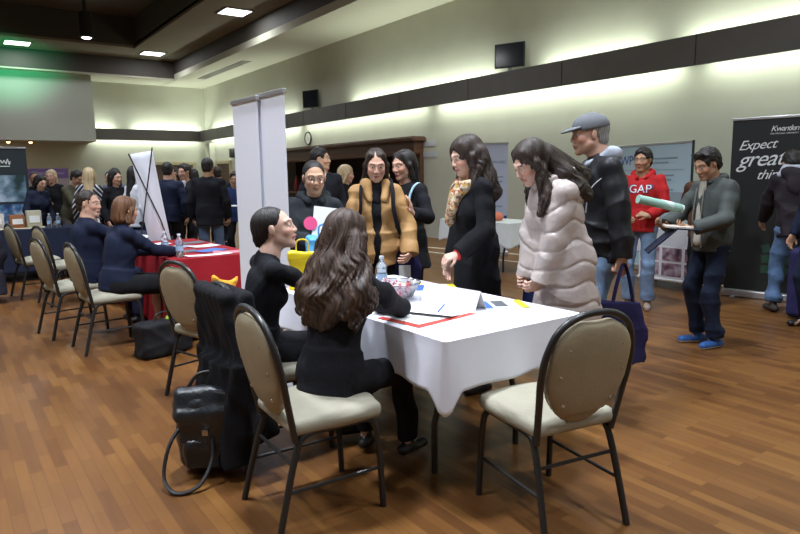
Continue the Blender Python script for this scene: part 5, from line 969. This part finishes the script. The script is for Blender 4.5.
# --- man in brown jacket behind
x, y, fa = 6.62, 3.62, 30
p = person('grey-haired man in a brown jacket behind the man reading', x, y, fa)
f = Fig(1.62, False, lean=6, yaw=-10, pitch=18, neckf=.2, arms=dict(L=dict(w=(-.15, .34, .95), pole=(-1, -1, -.4)), R=dict(w=(.15, .34, .95), pole=(1, -1, -.4))))
body(f, p, 'tan', hf=.007, h=.018); top(f, p, fabric('brown_jacket', (.085, .038, .022), .75), 'jacket', off=.03, hem=-.12, h=.013); pants(f, p, BLK, h=.015); shoes(f, p, LEATHER, h=.012); hair(f, p, 'crop', hair_mat('hair_dark_grey', (.05, .045, .04), 2), .008)
# --- man in jeans with dark hooded jacket, back turned
x, y, fa = 7.12, 2.95, 42
p = person('man in dark jacket with grey hood lining and blue jeans, back turned at right', x, y, fa)
f = Fig(1.72, False, lean=14, yaw=0, pitch=34, neckf=.4, pely=-.06, arms=dict(L=dict(w=(-.2, .36, .90), pole=(-1, -1, -.4)), R=dict(w=(.2, .38, .90), pole=(1, -1, -.4))), feet=((-.15, -.02, 0), (.16, -.08, 0)))
body(f, p, 'tan', hf=.007, h=.018); top(f, p, fabric('dark_plum_jacket', (.022, .017, .022), .75), 'jacket', off=.040, hem=-.16, h=.011, fold=.009, seed=14, r=(.068, .06, .046)); pants(f, p, DENIM, r=(.098, .078, .07), h=.011, fold=.008); shoes(f, p, mat('brown_boot', (.035, .025, .02), .6), h=.009)
S = Sdf(); S.cone(f.tp(-.10, -.07, .51), f.tp(.10, -.07, .51), .06, .06, k=.03); S.ell(f.tp(0, -.12, .38), (.13, .05, .12), f.T, k=.05); S.disp = folds(.006, (30, 30, 30), 1); sobj(S, 'hood', MATS['dark_plum_jacket'], p, .011); S = Sdf(); S.cone(f.tp(-.10, -.05, .56), f.tp(.10, -.05, .56), .045, .045, k=.03); S.cone(f.tp(-.10, -.05, .56), f.tp(-.17, -.05, .49), .04, .03, k=.03); S.cone(f.tp(.10, -.05, .56), f.tp(.17, -.05, .49), .04, .03, k=.03); sobj(S, 'hood_lining', GH, p, .011)
hair(f, p, 'short', HB, .008, .1, 12)
# --- person cut by the right edge
x, y, fa = 6.50, 2.47, 150
p = person('person in dark blue clothes partly cut off by the right edge of the picture', x, y, fa)
f = Fig(1.66, False, lean=4, pitch=10); body(f, p, 'tan', hf=.007, h=.018); top(f, p, NAVS, 'jacket', off=.03, hem=-.12, h=.013); pants(f, p, DEND, h=.015); shoes(f, p, LEATHER, h=.012); hair(f, p, 'short', HB, .008)
# --- man in suit and tie behind the woman with glasses
def shirt_tie(f, p, tie, h=.008, z=.30):
    S = Sdf(); S.cone(f.tp(0, .085, .50), f.tp(0, .128, z), .040, .012, k=.01, flat=(f.T[:, 1], .5)); sobj(S, 'shirt_front', SHIRT, p, h)
    if tie: MB().tube([f.tp(0, .118, .49), f.tp(0, .138, .42), f.tp(0, .146, z)], [.012, .017, .02], 8).build('tie', tie, p)
x, y, fa = 3.62, 6.60, 250
p = person('young man in dark suit, white shirt and tie, head turned right, before the bar', x, y, fa)
f = Fig(1.80, False, yaw=62, pitch=-2); body(f, p, 'east', hf=.006, h=.016); top(f, p, SUIT, 'suit_jacket', off=.024, hem=-.12, h=.011, open_v=.14); shirt_tie(f, p, mat('tie_dark', (.015, .018, .03), .5)); pants(f, p, SUIT, h=.015); shoes(f, p, LEATHER, h=.012); hair(f, p, 'short', HB, .006, .3, 13)
x, y, fa = 4.62, 7.75, 290
p = person('person with curly blond hair half hidden behind the man in the suit', x, y, fa)
f = Fig(1.62, True, yaw=30, pitch=8); body(f, p, 'fair', hf=.008, h=.02); top(f, p, KNIT, 'coat', off=.03, hem=-.12, h=.014); pants(f, p, BLK, h=.016); shoes(f, p, LEATHER, h=.012); hair(f, p, 'bob', HBL, .008, 1.5, 14, vol=1.1)
# --- seated couple at the red table
x, y, fa = 1.10, 6.76, 8
p = person('man in a navy suit seated at the red table, head turned to his neighbour', x, y, fa)
f = Fig(1.76, False, lean=6, seat=.485, yaw=-48, pitch=2, build=1.08, feet=((-.12, .42, .02), (.12, .40, .02)), pely=-.02, arms=dict(L=dict(w=(-.12, .50, .80), pole=(-1, -.6, -1), d=(.4, 1, 0), n=(0, 0, -1)), R=dict(w=(.10, .52, .80), pole=(1, -.6, -1), d=(-.5, 1, 0), n=(0, 0, -1))))
body(f, p, 'fair', hf=.006, h=.016, haircol=(.03, .02, .015)); top(f, p, NAVS, 'suit_jacket', off=.024, hem=-.08, h=.011, open_v=.12); shirt_tie(f, p, None); pants(f, p, NAVS, h=.013); shoes(f, p, LEATHER, h=.01); hair(f, p, 'crop', HDB, .006, .1, 15)
x, y, fa = 1.22, 5.96, 10
p = person('woman with short auburn hair, navy jacket and black skirt seated at the red table', x, y, fa)
f = Fig(1.68, True, lean=10, seat=.485, yaw=6, pitch=10, build=1.1, feet=((-.02, .34, .03), (.10, .42, .03)), pely=-.03, arms=dict(L=dict(w=(-.10, .46, .80), pole=(-1, -.6, -1), d=(.4, 1, 0), n=(0, 0, -1)), R=dict(w=(.06, .48, .80), pole=(1, -.7, -1), d=(-.3, 1, 0), n=(0, 0, -1))))
body(f, p, 'fair', hf=.006, h=.011); top(f, p, NAVS, 'jacket', off=.022, hem=-.08, h=.01, seed=16)
pants(f, p, BLK, 'skirt', r=(.10, .085, .08), upto=.10, h=.012); shoes(f, p, mat('grey_pump', (.16, .16, .18), .5), h=.009); hair(f, p, 'bob', HAU, .006, .35, 16, vol=.98)
# ------------------------------------------------------------------ the crowd at the far end
def far(label, x, y, fa, H=1.7, fem=False, topm=None, legm=None, hm=None, hs='short', skin='fair', h=.016, yaw=0, pitch=5, lean=2, arms=None, name='jacket', hem=-.12, extra=None, skirt=None, tie=None, suit=False, build=1., up=1.):
    p = person(label, x, y, fa); f = Fig(H, fem, lean=lean, yaw=yaw, pitch=pitch, arms=arms, build=build); body(f, p, skin, hf=.009, h=.022)
    top(f, p, topm or SUIT, name, off=.024, hem=hem, h=h, skirt=skirt, open_v=.12 if suit else None, up=up)
    if suit: shirt_tie(f, p, tie, .011)
    pants(f, p, legm or BLK, h=h); shoes(f, p, LEATHER, h=.014); hair(f, p, hs, hm or HB, .010, .3, 1, extra(f) if extra else None); return p, f
FALL = lambda f: [(f.hp(0, -.07, -.03), f.tp(0, -.09, .36), .075, .07, (f.T[:, 1], .6))]
CR = dict(L=dict(w=(.12, .24, 1.12), pole=(-1, -.2, -1), d=(1, .1, .2)), R=dict(w=(-.12, .26, 1.10), pole=(1, -.2, -1), d=(-1, .1, .2)))
far('person in a sleeveless dark top with arms folded, at far left beyond the tables', 1.30, 12.25, 262, 1.62, True, KNIT, None, HDB, 'updo', 'tan', arms=CR, up=0)
far('light-haired person in dark clothes standing next to the folded-arms person at far left', 1.62, 12.75, 240, 1.66, True, KNIT, None, HBL, 'bob')
far('man in an olive jacket leaning over the far left table', 1.72, 11.75, 300, 1.66, False, fabric('olive_jacket', (.07, .065, .04)), fabric('brown_trousers', (.08, .07, .06)), HB, 'short', 'tan', lean=18, pitch=25, arms=dict(L=dict(w=(-.15, .5, .9)), R=dict(w=(.15, .5, .9))))
far('woman in a dark coat bending behind the far left table', 1.22, 11.78, 300, 1.58, True, fabric('dark_blue_coat', (.02, .025, .05)), None, HB, 'bob', 'fair', lean=14, pitch=20)
def striped():
    m = bpy.data.materials.new('striped_knit'); m.use_nodes = True; nt = m.node_tree; bs = nt.nodes['Principled BSDF']; tc = nt.nodes.new('ShaderNodeTexCoord'); sx = nt.nodes.new('ShaderNodeSeparateXYZ'); nt.links.new(tc.outputs['Object'], sx.inputs[0])
    a = nt.nodes.new('ShaderNodeMath'); a.operation = 'ABSOLUTE'; nt.links.new(sx.outputs[0], a.inputs[0]); b2 = nt.nodes.new('ShaderNodeMath'); b2.operation = 'MULTIPLY_ADD'; b2.inputs[1].default_value = 1.2; nt.links.new(a.outputs[0], b2.inputs[0]); nt.links.new(sx.outputs[2], b2.inputs[2])
    c = nt.nodes.new('ShaderNodeMath'); c.operation = 'MULTIPLY'; c.inputs[1].default_value = 80; nt.links.new(b2.outputs[0], c.inputs[0]); s = nt.nodes.new('ShaderNodeMath'); s.operation = 'SINE'; nt.links.new(c.outputs[0], s.inputs[0])
    r = nt.nodes.new('ShaderNodeValToRGB'); r.color_ramp.interpolation = 'CONSTANT'; r.color_ramp.elements[0].color = (.02, .02, .03, 1); r.color_ramp.elements[1].position = .5; r.color_ramp.elements[1].color = (.5, .5, .52, 1); nt.links.new(s.outputs[0], r.inputs[0]); nt.links.new(r.outputs[0], bs.inputs['Base Color']); bs.inputs['Roughness'].default_value = .85; return m
far('woman with long blonde hair in a striped top, back turned', 1.86, 10.75, 70, 1.66, True, striped(), BLK, HBL, 'long', extra=FALL, pitch=8, h=.013)
far('dark-haired man standing farthest back, right of the blonde woman', 2.6, 12.9, 240, 1.62, False, KNIT, None, HB, 'crop', 'fair')
far('woman with black hair in a grey jacket left of the leaning banner', 2.36, 11.3, 100, 1.66, True, fabric('grey_blue_jacket', (.12, .13, .17)), DEND, HB, 'long', extra=FALL)
far('woman with black hair in a dark coat left of the leaning banner, in profile', 2.18, 10.6, 300, 1.62, True, KNIT, DEND, HB, 'long', extra=FALL)
far('woman with long black hair in a white shirt, partly behind the leaning banner', 2.24, 9.6, 20, 1.66, True, SHIRT, DEND, HB, 'long', extra=FALL, name='shirt', h=.013)
far('man in a navy jacket, back turned, just right of the leaning banner', 2.80, 9.9, 60, 1.72, False, NAVS, BLK, HB, 'crop', 'fair', h=.013)
far('reddish-faced man in dark suit beyond the navy-jacketed man', 3.25, 11.2, 230, 1.68, False, SUIT, SUIT, HDB, 'crop', 'fair', suit=True)
far('man in black suit and tie facing the camera, left of the big man', 3.22, 10.4, 235, 1.70, False, SUIT, SUIT, HB, 'short', 'fair', suit=True, tie=mat('tie_dark', (.015, .018, .03), .5), yaw=-20, arms=dict(L=dict(w=(-.08, .25, .95), pole=(-1, -.6, -.6), d=(1, .2, 0)), R=dict(w=(.1, .24, .92), pole=(1, -.6, -.6), d=(-1, .2, 0))), h=.013)
far('dark-haired person in black between the suited man and the man in jeans', 3.62, 11.2, 90, 1.64, True, KNIT, BLK, HB, 'long', extra=FALL)
far('big man in a black jacket and blue jeans standing with his back turned', 3.12, 9.05, 58, 1.76, False, KNIT, fabric('mid_denim', (.11, .16, .26)), HB, 'crop', 'tan', h=.011, build=1.15, hem=-.16)
far('man with short hair in a dark jacket behind the big man in jeans', 4.08, 11.3, 80, 1.68, False, SUIT, SUIT, HDB, 'crop', 'fair')
far('man in a dark blue shirt at the left edge of the tall white banners', 4.02, 10.3, 235, 1.56, False, fabric('blue_shirt', (.02, .035, .12)), BLK, HB, 'short', 'tan')
far('woman in a black coat in the crowd behind the suited man', 3.75, 12.6, 200, 1.66, True, KNIT, BLK, HB, 'bob')
e = empty('papers', (3.85, 9.95, 1.02), R(-30), 'white papers held by the man in the dark blue shirt', 'paper'); MB().box((0, 0, 0), (.25, .18, .02)).build('sheet_stack', PAPER, e)
